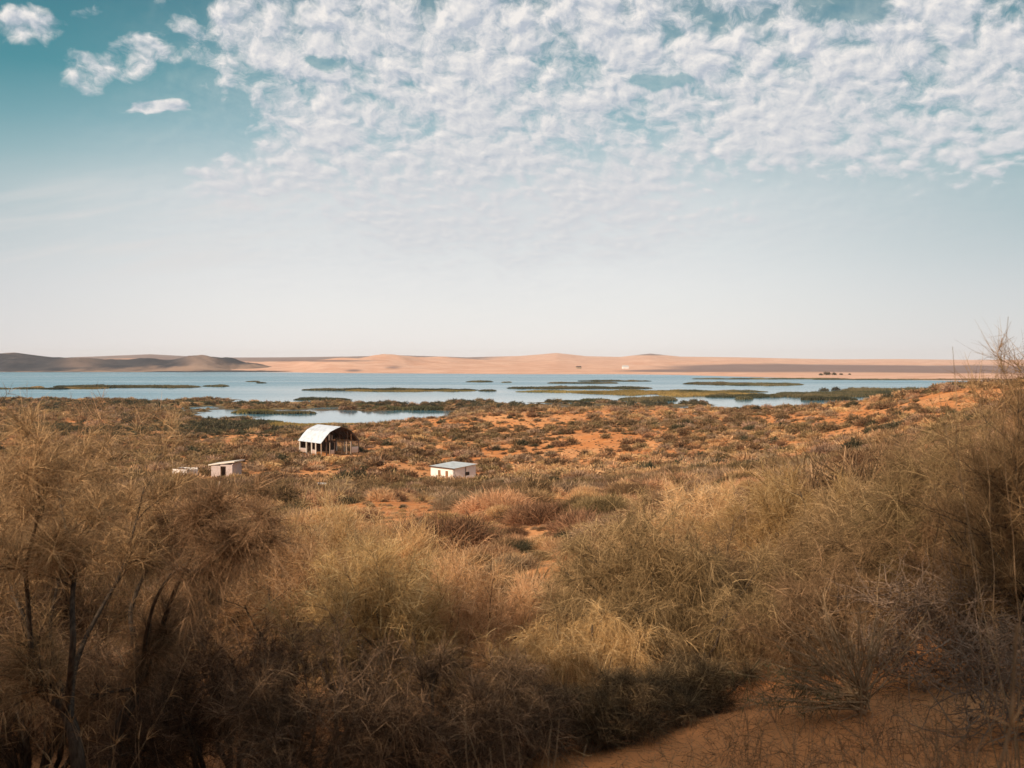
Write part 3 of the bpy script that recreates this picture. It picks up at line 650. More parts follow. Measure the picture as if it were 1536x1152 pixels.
for a, b, c, d in ISLG:                                   # mud the reeds stand in
    an = np.linspace(0, 2 * math.pi, 25)[:-1]; dn, df = HC * F / (d - 541), HC * F / (max(c, 542) - 541)
    df = max(df, dn * 1.02)
    r = 0.86 + 0.1 * np.sin(an * 3 + a) + 0.06 * np.sin(an * 5 + b)
    Y = (dn + df) / 2 + np.sin(an) * r * (df - dn) / 2; X = ((a + b) / 2 + np.cos(an) * r * (b - a) / 2 - 768) / F * Y
    V = [((((a + b) / 2) - 768) / F * (dn + df) / 2, (dn + df) / 2, 0.25)] + [(x, y, -0.12) for x, y in zip(X, Y)]
    m.add(V, [(0, i + 1, (i + 1) % 24 + 1, 0) for i in range(24)])
islo = m
V = np.concatenate(m.v); tris = [tuple(int(q) for q in f[:3]) for f in np.concatenate(m.f)]
me = bpy.data.meshes.new('mud_flats'); me.from_pydata([tuple(v) for v in V], [], tris); me.materials.append(M['sand'])
tag(link(bpy.data.objects.new('mud_flats', me)), kind='structure')

# ------------------------------------------------------------------ shrubs
def unit(v): return v / (np.linalg.norm(v, axis=-1, keepdims=True) + 1e-9)
def curve(p, d, L, n, rng, bend=0.25, up=0.0):
    P = [p]; d = unit(np.array(d, float))
    for k in range(n):
        d = unit(d + rng.normal(0, bend, 3) * 0.6 + np.array((0, 0, up))); P.append(P[-1] + d * L / n)
    return np.array(P)
def build_shrub(seed, H, R, stems=7, r0=0.02, twigs=5000, tl=0.3, tw=0.004, droop=0.25, up=0.4, sub=6, bend=0.22, low=0.2, stemlist=None, spread=0.7, subl=0.42, clump=0.0):
    """stems -> branches -> fine twigs; returns two meshes' builders"""
    rng = np.random.default_rng(seed); st, fo = MB(), MB(); carriers = []; twigs = int(twigs * 1.75); tl = tl * .52; tw = tw * .66; droop = droop * .7
    base = []
    if stemlist is None:
        for k in range(stems):
            a = rng.uniform(0, 2 * math.pi); t = math.sqrt(rng.random())
            tgt = np.array((math.cos(a) * t * R * .8, math.sin(a) * t * R * .8, H * (0.86 - 0.38 * t * t) * rng.uniform(.75, 1.0)))
            p0 = np.array((math.cos(a) * .08 * R * t, math.sin(a) * .08 * R * t, -0.08))
            L = np.linalg.norm(tgt - p0); n = 7; tt = np.linspace(0, 1, n + 1)[:, None]
            mid = (p0 + tgt) / 2 + rng.normal(0, .08 * L, 3) + np.array((0, 0, .12 * L))
            P = (1 - tt) ** 2 * p0 + 2 * tt * (1 - tt) * mid + tt ** 2 * tgt + rng.normal(0, .018 * L, (n + 1, 3)) * np.sin(tt * 3.1)
            base.append((P, np.linspace(r0, r0 * .25, n + 1) * rng.uniform(.6, 1.2)))
    else: base = stemlist
    for P, rr in base:
        st.tube(P, rr, 6); n = len(P)
        for _ in range(sub):
            t = rng.uniform(low, 0.97) * (n - 1); i = int(t); p = P[i] + (P[min(i + 1, n - 1)] - P[i]) * (t - i)
            tg = unit(P[min(i + 1, n - 1)] - P[max(i - 1, 0)])
            out = np.array((p[0], p[1], 0)) / (R + 1e-6) * 0.8
            L = H * subl * rng.uniform(.6, 1.2) * (1 - .35 * t / n)
            B = curve(p, tg + rng.normal(0, spread, 3) + out + np.array((0, 0, up * .6)), L, 5, rng, bend)
            r1 = rr[i] * .5; st.tube(B, np.linspace(r1, r1 * .25, 6), 4); carriers += [B] * 2
            for _ in range(6):
                j = rng.integers(1, 5)
                C = curve(B[j], unit(B[j] - B[j - 1]) + rng.normal(0, spread, 3) + np.array((0, 0, up * .4)), L * .55, 4, rng, bend * 1.2)
                st.tube(C, np.linspace(r1 * .4, r1 * .12, 5), 3); carriers += [C] * 3
    if twigs:
        idx = rng.integers(0, len(carriers), twigs); P0 = np.empty((twigs, 3)); TG = np.empty((twigs, 3))
        tt = rng.random(twigs) ** 0.7
        for c in np.unique(idx):
            C = carriers[c]; s = idx == c; t = tt[s] * (len(C) - 1.001); i = t.astype(int)
            P0[s] = C[i] + (C[i + 1] - C[i]) * (t - i)[:, None]; TG[s] = unit(C[i + 1] - C[i])
        D = TG * .7 + rng.normal(0, .75, (twigs, 3)); D[:, 2] += up
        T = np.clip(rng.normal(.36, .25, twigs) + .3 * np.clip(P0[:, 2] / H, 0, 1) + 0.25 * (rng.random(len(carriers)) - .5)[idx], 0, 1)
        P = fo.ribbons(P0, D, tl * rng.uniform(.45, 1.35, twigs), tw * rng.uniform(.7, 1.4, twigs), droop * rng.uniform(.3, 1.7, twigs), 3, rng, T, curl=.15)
        # second order: hair-fine side twigs
        n2 = twigs; i2 = rng.integers(0, twigs, n2); k2 = rng.integers(0, 3, n2)
        D2 = unit(P[i2, k2 + 1] - P[i2, k2]) + rng.normal(0, .55, (n2, 3))
        fo.ribbons(P[i2, k2], D2, tl * .6 * rng.uniform(.5, 1.3, n2), tw * .7, droop * 1.2, 2, rng, np.clip(T[i2] + rng.normal(0, .1, n2), 0, 1))
    return st, fo
def plant(name, label, cat, px, d, ytop, build, foliage='olive', bark='bark', width=None, group=None, rz=0.0, zoff=0.0, ground_px=None):
    """stands the shrub on the ground in column px at distance d and scales it so that it reaches up to row ytop"""
    x = (px - 768) / F * d; z = gz(x, d)
    H = HC + relz(ytop, d) - z
    st, fo = build(H, (width or 150) / F * d)
    o = tag(empty(name, (x, d, z + zoff), rz), label, cat, group)
    if st.v: st.obj('stems', M[bark], o)
    if fo is not None and fo.v: fo.obj('foliage', M[foliage], o)
    return o
NT = [0]
def bs(**kw):
    NT[0] += 1; sd = 500 + NT[0] * 13
    return lambda H, R: build_shrub(sd, H, R, **kw)
GF = 'shrubs in front of the viewer'
# two dark-trunked saxaul trees on the left, limbs traced in their own depth
def limb(pts, d, r0, r1, x0, z0, dz=0.0):
    P = np.array([AT(px, py, d + dy) for px, py, dy in pts]); P[:, 0] -= x0; P[:, 1] -= d; P[:, 2] -= z0
    t = np.linspace(0, 1, len(P)); tt = np.linspace(0, 1, len(P) * 3)
    Q = np.stack([np.interp(tt, t, P[:, k]) for k in range(3)], 1)
    k = np.array((.25, .5, .25))
    for c in range(3): Q[1:-1, c] = np.convolve(Q[:, c], k, 'valid')
    return Q, np.linspace(r0, r1, len(Q))
def left_tree(seed, d, px, limbs, label, twigs, subl=.27):
    x0 = (px - 768) / F * d; z0 = gz(x0, d)
    sl_ = [limb(p, d, a * 1.0, b * .9, x0, z0) for p, a, b in limbs]
    st, fo = build_shrub(seed, 1.45, 0.8, stemlist=sl_, twigs=twigs, tl=.26, tw=.0032, droop=.35, up=.35, sub=9, bend=.3, low=.5, spread=.6, subl=subl)
    o = tag(empty('saxaul_tree', (x0, d, z0)), label, 'tree', 'dark trunked saxaul trees')
    st.obj('trunk', M['bark'], o, True); fo.obj('crown', M['olive'], o)
left_tree(71, 4.3, 112, [([(112, 1290, 0), (112, 1150, 0), (106, 1100, 0), (92, 1060, .05), (62, 1040, .1), (44, 1036, .12)], .036, .02),
                         ([(60, 1040, .1), (50, 1000, .15), (38, 940, .2), (12, 880, .3), (-8, 780, .4)], .018, .005),
                         ([(44, 1036, .1), (42, 980, .1), (38, 900, 0), (34, 850, -.1), (60, 760, -.2), (50, 690, -.3)], .014, .004),
                         ([(92, 1062, 0), (100, 1030, -.1), (106, 960, -.2), (104, 900, -.1), (112, 840, 0), (92, 780, .1), (84, 720, .2)], .018, .004),
                         ([(100, 1078, 0), (104, 1010, .2), (122, 960, .3), (150, 910, .4), (180, 860, .5), (200, 790, .6), (215, 730, .7)], .015, .004),
                         ([(92, 1062, 0), (80, 1000, .3), (68, 940, .5), (90, 850, .7), (110, 760, .8), (130, 700, .9)], .012, .003)],
          'knotty dark trunked saxaul tree with forked limbs and olive crown at the lower left', 7500)
left_tree(72, 4.7, 165, [([(165, 1280, 0), (165, 1150, 0), (172, 1090, 0), (196, 1050, 0), (210, 1005, 0), (232, 965, 0), (240, 950, 0)], .034, .022),
                         ([(205, 1010, 0), (198, 960, .1), (190, 920, .2), (205, 880, .3), (230, 830, .4), (250, 780, .5), (270, 745, .6)], .016, .004),
                         ([(236, 955, 0), (246, 920, -.1), (262, 880, -.2), (280, 845, -.3), (300, 800, -.3), (340, 750, -.3)], .014, .004),
                         ([(210, 1010, 0), (214, 960, -.2), (228, 900, -.3), (262, 850, -.4), (300, 860, -.5), (345, 820, -.5), (380, 770, -.5)], .011, .003),
                         ([(172, 1090, 0), (200, 1100, .3), (216, 1060, .5), (240, 1000, .7), (262, 940, .9), (320, 880, 1.0), (360, 830, 1.0)], .013, .004)],
          'dark trunked saxaul tree leaning right with a broken thick limb, right of the forked one', 6500, .17)

FG = [ # name, label, px, d, ytop, width px, foliage, bark, kw
 ('saxaul_bush', 'olive gold saxaul bush at the left edge, its feathery tips against the far shore', -20, 7.5, 618, 190, 'olive', 'bark', dict(stems=12, twigs=9000, tl=.34, tw=.005, droop=.3, up=.5)),
 ('saxaul_bush', 'feathery olive saxaul bush behind the forked dark trunked tree', 95, 8.5, 636, 130, 'olive', 'bark', dict(stems=11, twigs=9000, tl=.36, tw=.005, droop=.35, up=.5)),
 ('saxaul_bush', 'airy olive saxaul bush rising in front of the roofless outbuilding', 250, 9.5, 760, 150, 'olive', 'bark', dict(stems=12, twigs=9000, tl=.36, tw=.005, droop=.4)),
 ('saxaul_bush', 'dense golden saxaul bush with rounded top below the slab on the sand', 405, 8.5, 762, 170, 'gold', 'bark', dict(stems=12, twigs=10000, tl=.32, tw=.0046, droop=.45, up=.35)),
 ('broom_bush', 'pale golden broom bush with upright wands below the barn', 505, 10, 745, 130, 'straw', 'palebark', dict(stems=16, twigs=8000, tl=.45, tw=.0055, droop=.12, up=.8)),
 ('broom_bush', 'tall straw coloured broom bush in front of the white hut', 600, 10, 800, 120, 'gold', 'palebark', dict(stems=14, twigs=8000, tl=.45, tw=.0055, droop=.15, up=.8)),
 ('broom_bush', 'greyish wispy broom bush with bare forked stems, left of the middle', 545, 6.5, 815, 170, 'gold', 'bark', dict(stems=12, twigs=9000, tl=.32, tw=.0036, droop=.3, up=.5, low=.35)),
 ('broom_bush', 'soft beige broom bush right of the one with bare forked stems', 700, 7.2, 850, 150, 'gold', 'bark', dict(stems=13, twigs=10000, tl=.36, tw=.004, droop=.35, up=.5)),
 ('broom_bush', 'low golden broom bush under the sunlit sand patch', 795, 8.5, 880, 110, 'straw', 'palebark', dict(stems=14, twigs=8000, tl=.36, tw=.0045, droop=.3, up=.5)),
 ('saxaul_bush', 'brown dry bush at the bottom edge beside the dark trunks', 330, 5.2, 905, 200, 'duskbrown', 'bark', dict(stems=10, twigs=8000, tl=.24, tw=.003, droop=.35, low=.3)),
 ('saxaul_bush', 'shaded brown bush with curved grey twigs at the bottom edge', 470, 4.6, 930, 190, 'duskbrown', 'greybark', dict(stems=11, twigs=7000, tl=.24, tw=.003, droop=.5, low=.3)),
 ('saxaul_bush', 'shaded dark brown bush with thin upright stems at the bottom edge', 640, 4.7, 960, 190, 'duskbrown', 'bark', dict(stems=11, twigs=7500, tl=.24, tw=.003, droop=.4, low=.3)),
 ('drooping_bush', 'weeping grassy bush with a rounded back, left of the big grey olive bush', 860, 6.2, 905, 130, 'gold', 'bark', dict(stems=14, twigs=10000, tl=.34, tw=.0034, droop=1.1, up=.3)),
 ('drooping_bush', 'big grey olive bush whose branches fan from a dark knot over bare drooping stems', 985, 7.2, 752, 190, 'olive', 'bark', dict(stems=16, twigs=15000, tl=.34, tw=.004, droop=.7, up=.3, r0=.022)),
 ('drooping_bush', 'green tinged olive bush on the left shoulder of the big grey olive bush', 905, 8.5, 785, 110, 'olive', 'bark', dict(stems=12, twigs=9000, tl=.32, tw=.0044, droop=.7, up=.3)),
 ('saxaul_bush', 'sunlit beige bush behind the big grey olive bush', 1030, 13, 722, 120, 'straw', 'palebark', dict(stems=14, twigs=8000, tl=.5, tw=.0065, droop=.3, up=.6)),
 ('saxaul_bush', 'grey green bush between the big grey olive bush and the fan of bare stems', 1120, 8.0, 770, 140, 'olive', 'bark', dict(stems=14, twigs=11000, tl=.36, tw=.0044, droop=.6, up=.3)),
 ('saxaul_bush', 'feathery golden olive bush reaching up towards the right hand dune', 1215, 10, 690, 150, 'gold', 'bark', dict(stems=14, twigs=10000, tl=.42, tw=.0055, droop=.4, up=.5)),
 ('saxaul_bush', 'dense dark olive bush above the tangle of bare grey twigs', 1330, 8, 712, 170, 'olive', 'bark', dict(stems=14, twigs=13000, tl=.38, tw=.0044, droop=.5, up=.35)),
 ('saxaul_bush', 'tall olive bush with long whip tips in front of the right hand dune', 1425, 7, 668, 140, 'olive', 'bark', dict(stems=14, twigs=13000, tl=.38, tw=.004, droop=.4, up=.5)),
 ('saxaul_bush', 'tall dark bush at the right edge, its wands standing against the sky', 1565, 5.2, 548, 70, 'brown', 'bark', dict(stems=13, twigs=9000, tl=.34, tw=.0034, droop=.15, up=.9)),
 ('saxaul_bush', 'broad feathery olive tan bush left of the one with wands against the sky', 1475, 6.6, 628, 150, 'olive', 'palebark', dict(stems=14, twigs=10000, tl=.42, tw=.004, droop=.5, up=.4)),
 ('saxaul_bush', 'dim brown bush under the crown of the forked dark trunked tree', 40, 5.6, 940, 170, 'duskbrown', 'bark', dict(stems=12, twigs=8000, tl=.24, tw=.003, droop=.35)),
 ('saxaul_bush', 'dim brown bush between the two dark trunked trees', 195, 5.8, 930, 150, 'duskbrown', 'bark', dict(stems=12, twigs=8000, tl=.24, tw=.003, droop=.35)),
 ('saxaul_bush', 'brown twiggy bush at the right edge, below the one with wands against the sky', 1520, 6.2, 720, 150, 'brown', 'greybark', dict(stems=13, twigs=9000, tl=.3, tw=.0036, droop=.5, up=.3)),
 ('saxaul_bush', 'shaded bush with a dark hollow just behind the fan of bare stems', 1250, 6.4, 850, 130, 'olive', 'bark', dict(stems=12, twigs=9000, tl=.3, tw=.0034, droop=.6, up=.3)),
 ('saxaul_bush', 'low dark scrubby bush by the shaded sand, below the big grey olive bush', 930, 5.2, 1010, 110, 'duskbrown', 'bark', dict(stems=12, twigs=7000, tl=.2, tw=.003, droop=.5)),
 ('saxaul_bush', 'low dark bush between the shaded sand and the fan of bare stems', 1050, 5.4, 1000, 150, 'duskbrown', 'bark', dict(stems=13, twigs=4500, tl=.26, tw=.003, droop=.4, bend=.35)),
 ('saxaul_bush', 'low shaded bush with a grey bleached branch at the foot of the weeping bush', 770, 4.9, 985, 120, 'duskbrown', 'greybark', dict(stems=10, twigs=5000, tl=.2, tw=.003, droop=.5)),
]
for nm, lab, px, d, yt, wd, fo, bk, kw in FG:
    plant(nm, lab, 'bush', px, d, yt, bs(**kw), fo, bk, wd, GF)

# fan of bare curved stems
def fan(H, R):
    rng = np.random.default_rng(88); st, fo = MB(), MB(); P0 = []; DD_ = []
    for k in range(95):
        a = rng.uniform(math.radians(95), math.radians(190)) if k < 80 else rng.uniform(math.radians(40), math.radians(95))
        L = rng.uniform(.28, .62); d = np.array((math.cos(a), rng.normal(0, .35), math.sin(a) * .95 + .08))
        p = np.array((rng.normal(0, .02), rng.normal(0, .03), rng.uniform(0, .12)))
        P = curve(p, d, L, 8, rng, .13, -.03 * rng.random())
        st.tube(P, np.linspace(.0042, .0014, 9), 4)
        for _ in range(3):
            j = rng.integers(3, 8); C = curve(P[j], unit(P[j] - P[j - 1]) + rng.normal(0, .5, 3), L * .3, 4, rng, .25); st.tube(C, np.linspace(.0018, .0008, 5), 3)
        if a > 2.6: P0.append(P[5:]); 
    for k in range(420):
        C = P0[rng.integers(len(P0))]; P1 = C[rng.integers(len(C))]; DD_.append(P1)
    DD_ = np.array(DD_); fo.ribbons(DD_, rng.normal(0, 1, DD_.shape) + (-.4, 0, -.3), .06, .004, .4, 3, rng)
    return st, fo
plant('bare_bush', 'fan of bare curved tan stems spreading left over the edge of the shaded sand', 'bush', 1296, 4.9, 900, fan, 'reed', 'palebark', 100, GF)
# tangle of bare grey twigs
def tangle(seed, n):
    def f(H, R):
        rng = np.random.default_rng(seed); st = MB()
        for k in range(n):
            a = rng.uniform(0, 6.28); r = R * math.sqrt(rng.random())
            p = np.array((math.cos(a) * r, math.sin(a) * r * .6, rng.uniform(0.02, H * .85)))
            P = curve(p, rng.normal(0, 1, 3) * (1, 1, .6), rng.uniform(.15, .45), 7, rng, .55)
            P[:, 2] = np.maximum(P[:, 2], 0.0)
            st.tube(P, np.linspace(.0034, .001, 8) * rng.uniform(.6, 1.4), 4)
            for _ in range(2):
                j = rng.integers(2, 7); C = curve(P[j], rng.normal(0, 1, 3), .1, 4, rng, .5); st.tube(C, np.linspace(.0014, .0006, 5), 3)
        return st, None
    return f
plant('dead_bush', 'tangle of bare pinkish grey dead twigs under the dense dark olive bush', 'bush', 1425, 5.3, 850, tangle(91, 520), 'grey', 'greybark', 120, GF)
plant('dead_bush', 'low mat of bare grey dead twigs at the right edge of the shaded sand', 'bush', 1530, 4.4, 930, tangle(92, 260), 'grey', 'greybark', 100, GF)
# near, out-of-focus stalks
def stalks(seed, n, L0, L1, lean, r=.0035, sp=.12, twigs=0, tilt=.16):
    def f(H, R):
        rng = np.random.default_rng(seed); st, fo = MB(), MB(); E = []
        for k in range(n):
            p = np.array((rng.normal(0, sp), rng.normal(0, sp), -.03)); P = curve(p, np.array((lean + rng.normal(0, tilt), rng.normal(0, tilt), 1)), H * rng.uniform(L0, L1), 9, rng, .16)
            st.tube(P, np.linspace(r, r * .35, 10), 4); E.append(P)
        if twigs:
            P0, D = [], []
            for k in range(twigs):
                C = E[rng.integers(n)]; j = rng.integers(3, 9); P0.append(C[j]); D.append(unit(C[j] - C[j - 1]) + rng.normal(0, .5, 3))
            fo.ribbons(np.array(P0), np.array(D), .09, .002, .3, 3, rng)
        return st, fo
    return f
plant('dry_stalk', 'thick blurred golden stalk rising from the shaded sand close to the viewer', 'stalk', 1400, 1.3, 905, stalks(61, 1, .97, 1.0, -.10, .006, .002, 60), 'gold', 'palebark', 40, 'blurred stalks close to the viewer')
plant('grass_tuft', 'blurred rusty grass tuft at the bottom edge, left of the shaded sand', 'grass tuft', 775, 2.6, 1045, stalks(62, 60, .6, 1.0, -.05, .0022, .03, 500), 'brown', 'palebark', 40, 'blurred stalks close to the viewer')
plant('thin_bush', 'blurred leafless bush at the lower right corner with a web of brown twigs', 'bush', 1520, 2.6, 1000, stalks(63, 60, .6, 1.1, -.35, .002, .16, 1600), 'brown', 'palebark', 60, 'blurred stalks close to the viewer')
plant('tall_stalk', 'clump of tall dark stalks standing highest against the sky at the right edge', 'stalk', 1532, 3.9, 415, stalks(64, 6, .72, 1.0, -.06, .0024, .03, 160, .03), 'olive', 'palebark', 60, 'blurred stalks close to the viewer')
plant('tall_stalk', 'cluster of tall golden seed stalks rising over the far marsh at the left', 'stalk', 112, 4.2, 600, stalks(65, 12, .8, 1.0, .0, .0016, .09, 500, .09), 'gold', 'palebark', 60, 'blurred stalks close to the viewer')
plant('tall_stalk', 'thin golden stalks standing in front of the dark green marsh, left of the pond', 'stalk', 285, 5.5, 625, stalks(66, 8, .8, 1.0, .0, .002, .12, 300), 'gold', 'palebark', 60, 'blurred stalks close to the viewer')
for k, (px, d, yt, lab) in enumerate([(1130, 4.4, 1040, 'thin dry grass tuft at the upper left edge of the shaded sand'), (1190, 3.9, 1062, 'dry grass tuft in the middle of the shaded sand'), (1250, 3.6, 1085, 'dry grass tuft beside the small upright dead twig'),
                                   (1340, 4.3, 1030, 'dry grass tuft just below the fan of bare stems'), (1420, 3.8, 1040, 'dry grass tuft below the tangle of dead twigs'), (1480, 3.5, 1050, 'rightmost of the dry grass tufts on the shaded sand'), (1050, 3.9, 1098, 'leftmost of the dry grass tufts on the shaded sand'), (1380, 3.3, 1085, 'dry grass tuft at the lower edge of the shaded sand')]):
    plant('grass_tuft', lab, 'grass tuft', px, d, yt, stalks(700 + k, 38, .4, 1.0, .05, .0011, .10, 260, .4), 'brown', 'palebark', 40, 'dry grass tufts on the shaded sand')
# unseen saxaul trees added at the viewer's back to shade the near ground
for k, (x, y, H, R_, lb) in enumerate([(-3.0, -2.2, 5.3, 2.1, 'saxaul tree added for shade behind the viewer, nearest of them'), (-5.6, -.7, 4.0, 1.8, 'saxaul tree added for shade beside the viewer, on the left'), (-.6, -3.6, 4.3, 1.7, 'saxaul tree added for shade behind the viewer, rightmost of them'),
                                     (-7.6, 1.2, 3.5, 1.6, 'saxaul tree added for shade outside the left edge of the view'), (-4.4, -5.0, 5.2, 1.9, 'saxaul tree added for shade, farthest behind the viewer')]):
    st, fo = build_shrub(900 + k, H, R_, stems=16, twigs=9000, tl=1.2, tw=.042 if k < 3 else .03, droop=.4, up=.3, sub=9)
    o = tag(empty('saxaul_tree', (x, y, gz(x, y))), lb, 'tree', 'unseen saxaul trees added for shade')
    st.obj('trunk', M['bark'], o); fo.obj('crown', M['olive'], o)

# dead wood lying on the shaded sand
for k, (px, py, d, L, lab) in enumerate([(1300, 1103, 3.6, .10, 'small dark bent twig standing up on the shaded sand'), (1215, 1130, 3.4, .09, 'small dark twig lying flat on the shaded sand')]):
    x = (px - 768) / F * d; z = gz(x, d); rng = np.random.default_rng(k)
    P = curve(np.array((x, d, z + .01)), (1, .2, .35 if k == 0 else .02), L, 6, rng, .35)
    tag(MB().tube(P, np.linspace(.009, .004, 7), 6).obj('dead_twig', M['bark']), lab, 'twig')

# ------------------------------------------------------------------ bushes of the plain
def dome_bush(seed, n, w, L, flat=0.75, up=0.25, droop=0.2, leafy=False):
    """unit bush: about 1 m half width, `flat` high, ribbons springing outward from many points low in the dome"""
    rng = np.random.default_rng(seed); m = MB()
    lob = [(rng.uniform(-.55, .55), rng.uniform(-.55, .55), rng.uniform(.45, .8)) for _ in range(5)] + [(0, 0, .8)]
    li = rng.integers(0, len(lob), n); C = np.array([(a, b, 0) for a, b, _ in lob])[li]; Rr = np.array([r for _, _, r in lob])[li]
    v = rng.normal(0, 1, (n, 3)); v[:, 2] = np.abs(v[:, 2]); v = unit(v)
    rad = rng.random(n) ** .45
    P0 = C + v * (Rr * rad * .8)[:, None] * (1, 1, flat * 1.1); P0[:, 2] *= 1.0
    D = v * .8 + rng.normal(0, .45, (n, 3)); D[:, 2] += up
    T = np.clip(rng.normal(.45, .22, n) + .2 * (rng.random(len(lob)) - .5)[li] * 2, 0, 1)
    m.ribbons(P0, D, L * rng.uniform(.5, 1.4, n), w * rng.uniform(.6, 1.5, n), droop, 3 if not leafy else 2, rng, T)
    k = max(6, n // 60)                                           # woody stems
    D = unit(rng.normal(0, 1, (k, 3)) + (0, 0, 1.2)); D[:, 2] = np.abs(D[:, 2])
    m.ribbons(np.tile((0, 0, -.1), (k, 1)), D, flat * 1.1, w * 1.3, 0.1, 3, rng, np.full(k, .0))
    return m
SPEC = [('straw_bush', 'straw', 'straw'), ('brown_bush', 'brown', 'brown'), ('olive_bush', 'olive', 'olive'), ('grey_bush', 'grey', 'grey'), ('green_bush', 'green', 'green')]
HI, MID, LO = {}, {}, {}
for k, (nm, mt, _) in enumerate(SPEC):
    HI[nm] = [dome_bush(300 + k * 10 + j, 6800, .011, .27, .75 if j else .9, .35, .3).mesh(nm, M[mt]) for j in range(3)]
    MID[nm] = [dome_bush(330 + k * 10 + j, 2600, .024, .28, .85 if j else 1.0).mesh(nm, M[mt]) for j in range(3)]
    LO[nm] = [dome_bush(360 + k * 10 + j, 420, .075, .34, .85, leafy=True).mesh(nm, M[mt]) for j in range(2)]

rng = np.random.default_rng(4242)
def sample(n, d0, d1):
    d = np.sqrt(rng.uniform(d0 ** 2, d1 ** 2, n)); a = rng.uniform(-.62, .62, n)
    return a * d, d
cx, cy = [np.concatenate(q) for q in zip(sample(1300, 14, 45), sample(10500, 40, 180), sample(24000, 170, 420), sample(20000, 400, 745))]
cz = ground(cx, cy)
dn = fbm(cx / 22, cy / 30, 77, 4); px_ = cx / cy * F + 768; zone = fbm(cx / 60, cy / 60, 90, 3)
gy = 541 + (HC - cz) / cy * F
dens = 0.72 + 1.25 * dn - 0.14 * ((cy > 45) & (cy < 150))
dens = np.where(cy < 45, 0.9, dens)
marsh = (cz < 3.2)
dens = np.where((cy < 75) & (px_ > 560) & (px_ < 870), .42 + 1.2 * dn, dens)
dens = np.where(marsh, 1.0, dens)
for qx, qy, sx, sy in ((640, 790, 70, 30), (820, 800, 45, 14), (1090, 748, 40, 10), (1160, 735, 35, 8), (830, 690, 30, 8), (660, 765, 60, 12), (1270, 650, 40, 9), (1000, 700, 80, 7), (640, 655, 40, 8), (1400, 600, 30, 8)):   # bare sand
    dens = dens - 0.6 * np.exp(-((px_ - qx) / sx) ** 2 - ((gy - qy) / sy) ** 2)
ok = (cz > 0.25) & (rng.random(len(cx)) < dens)
def clear(px0, d0, r, front=0):
    x0 = (px0 - 768) / F * d0
    return (np.abs(cx - x0) > r * 1.0) | (cy > d0 + r) | (cy < d0 - r - front)
ok &= clear(505, 241, 8, 7) & clear(678, 194, 6.5, 6) & clear(335, 188, 4, 14) & clear(267, 182, 3.2, 12)
ok &= ~((np.abs(px_ - 325) < 8) & (cy < 96) & (cy > 60)) & ~((np.abs(px_ - 482) < 16) & (cy < 152) & (cy > 110))
cx, cy, cz, px_, gy, zone, dn, marsh = [q[ok] for q in (cx, cy, cz, px_, gy, zone, dn, marsh)]
tx, ty = [np.concatenate(q) for q in zip(sample(5000, 38, 140), sample(14000, 120, 400))]       # seedlings on the bare sand between
tx_ok = ground(tx, ty) > 3; tx, ty = tx[tx_ok], ty[tx_ok]
n0 = len(cx); cx = np.append(cx, tx); cy = np.append(cy, ty); cz = ground(cx, cy); px_ = cx / cy * F + 768; gy = 541 + (HC - cz) / cy * F
zone = fbm(cx / 60, cy / 60, 90, 3); dn = fbm(cx / 22, cy / 30, 77, 4); marsh = cz < 3.2
n = len(cx); u = rng.random(n)
size = np.clip(rng.lognormal(-0.30, 0.52, n) * np.interp(cy, [0, 60, 110, 800], [.95, 1, 1.3, 1.3]), .2, 2.6)
size[n0:] = rng.uniform(.14, .45, n - n0)
size = np.where(marsh & (cy > 380), size * 1.55, size) * np.where(cy < 45, .9, 1)
sp = np.where(u < .40, 0, np.where(u < .58, 1, np.where(u < .77, 2, np.where(u < .95, 3, 4))))
sp = np.where((zone > .18) & (u < .5), 2, sp); sp = np.where((zone < -.2) & (u < .4), 1, sp)
gm = np.exp(-((px_ - 370) / 120) ** 2 - ((gy - 640) / 10) ** 2) + np.exp(-((px_ - 220) / 170) ** 2 - ((gy - 648) / 7) ** 2) + .7 * np.exp(-((px_ - 200) / 200) ** 2 - ((gy - 607) / 5) ** 2) + ((px_ > 540) & (gy < 614) & (cy > 600)) * .8
gm = gm + np.exp(-((px_ - 60) / 90) ** 2 - ((gy - 645) / 9) ** 2)
sp = np.where(marsh & (rng.random(n) < .35), 2, sp)
sp = np.where(rng.random(n) < gm * .9, 4, sp)
# particular bushes of the photograph: column, base row, distance, half width m, kind
PICK = [(938, 634, 300, 2.1, 4), (985, 637, 296, 1.5, 4), (965, 600, 700, 3.5, 4), (1090, 706, 112, 2.3, 2), (1060, 700, 116, 1.8, 2), (1130, 700, 118, 1.7, 2), (848, 672, 215, 2.6, 0), (822, 672, 214, 2.0, 2), (880, 670, 216, 2.0, 0),
        (575, 722, 150, 1.5, 2), (548, 716, 158, 1.2, 2), (810, 750, 92, 1.5, 2), (735, 788, 62, 1.0, 2), (768, 792, 60, .8, 2), (800, 770, 75, .8, 3), (625, 745, 105, 1.2, 3), (600, 750, 100, .9, 3), (650, 755, 96, .8, 3), (683, 742, 108, .8, 3),
        (640, 735, 160, 1.9, 0), (700, 735, 158, 1.7, 0), (760, 728, 150, 2.3, 2), (735, 722, 160, 1.8, 0), (930, 715, 112, 1.5, 0), (910, 690, 150, 1.4, 2), (1215, 680, 150, 2.0, 2), (1180, 690, 140, 1.6, 2), (505, 690, 215, 1.5, 0), (470, 690, 212, 1.4, 0),
        (1000, 655, 260, 1.6, 0), (740, 640, 300, 2.3, 2), (780, 650, 280, 1.8, 2), (379, 632, 470, 1.6, 4), (170, 655, 330, 3.0, 4), (200, 658, 325, 2.5, 4), (275, 665, 300, 2.4, 4), (270, 728, 172, .9, 2), (300, 732, 164, 1.0, 2), (350, 712, 178, 1.2, 4)]
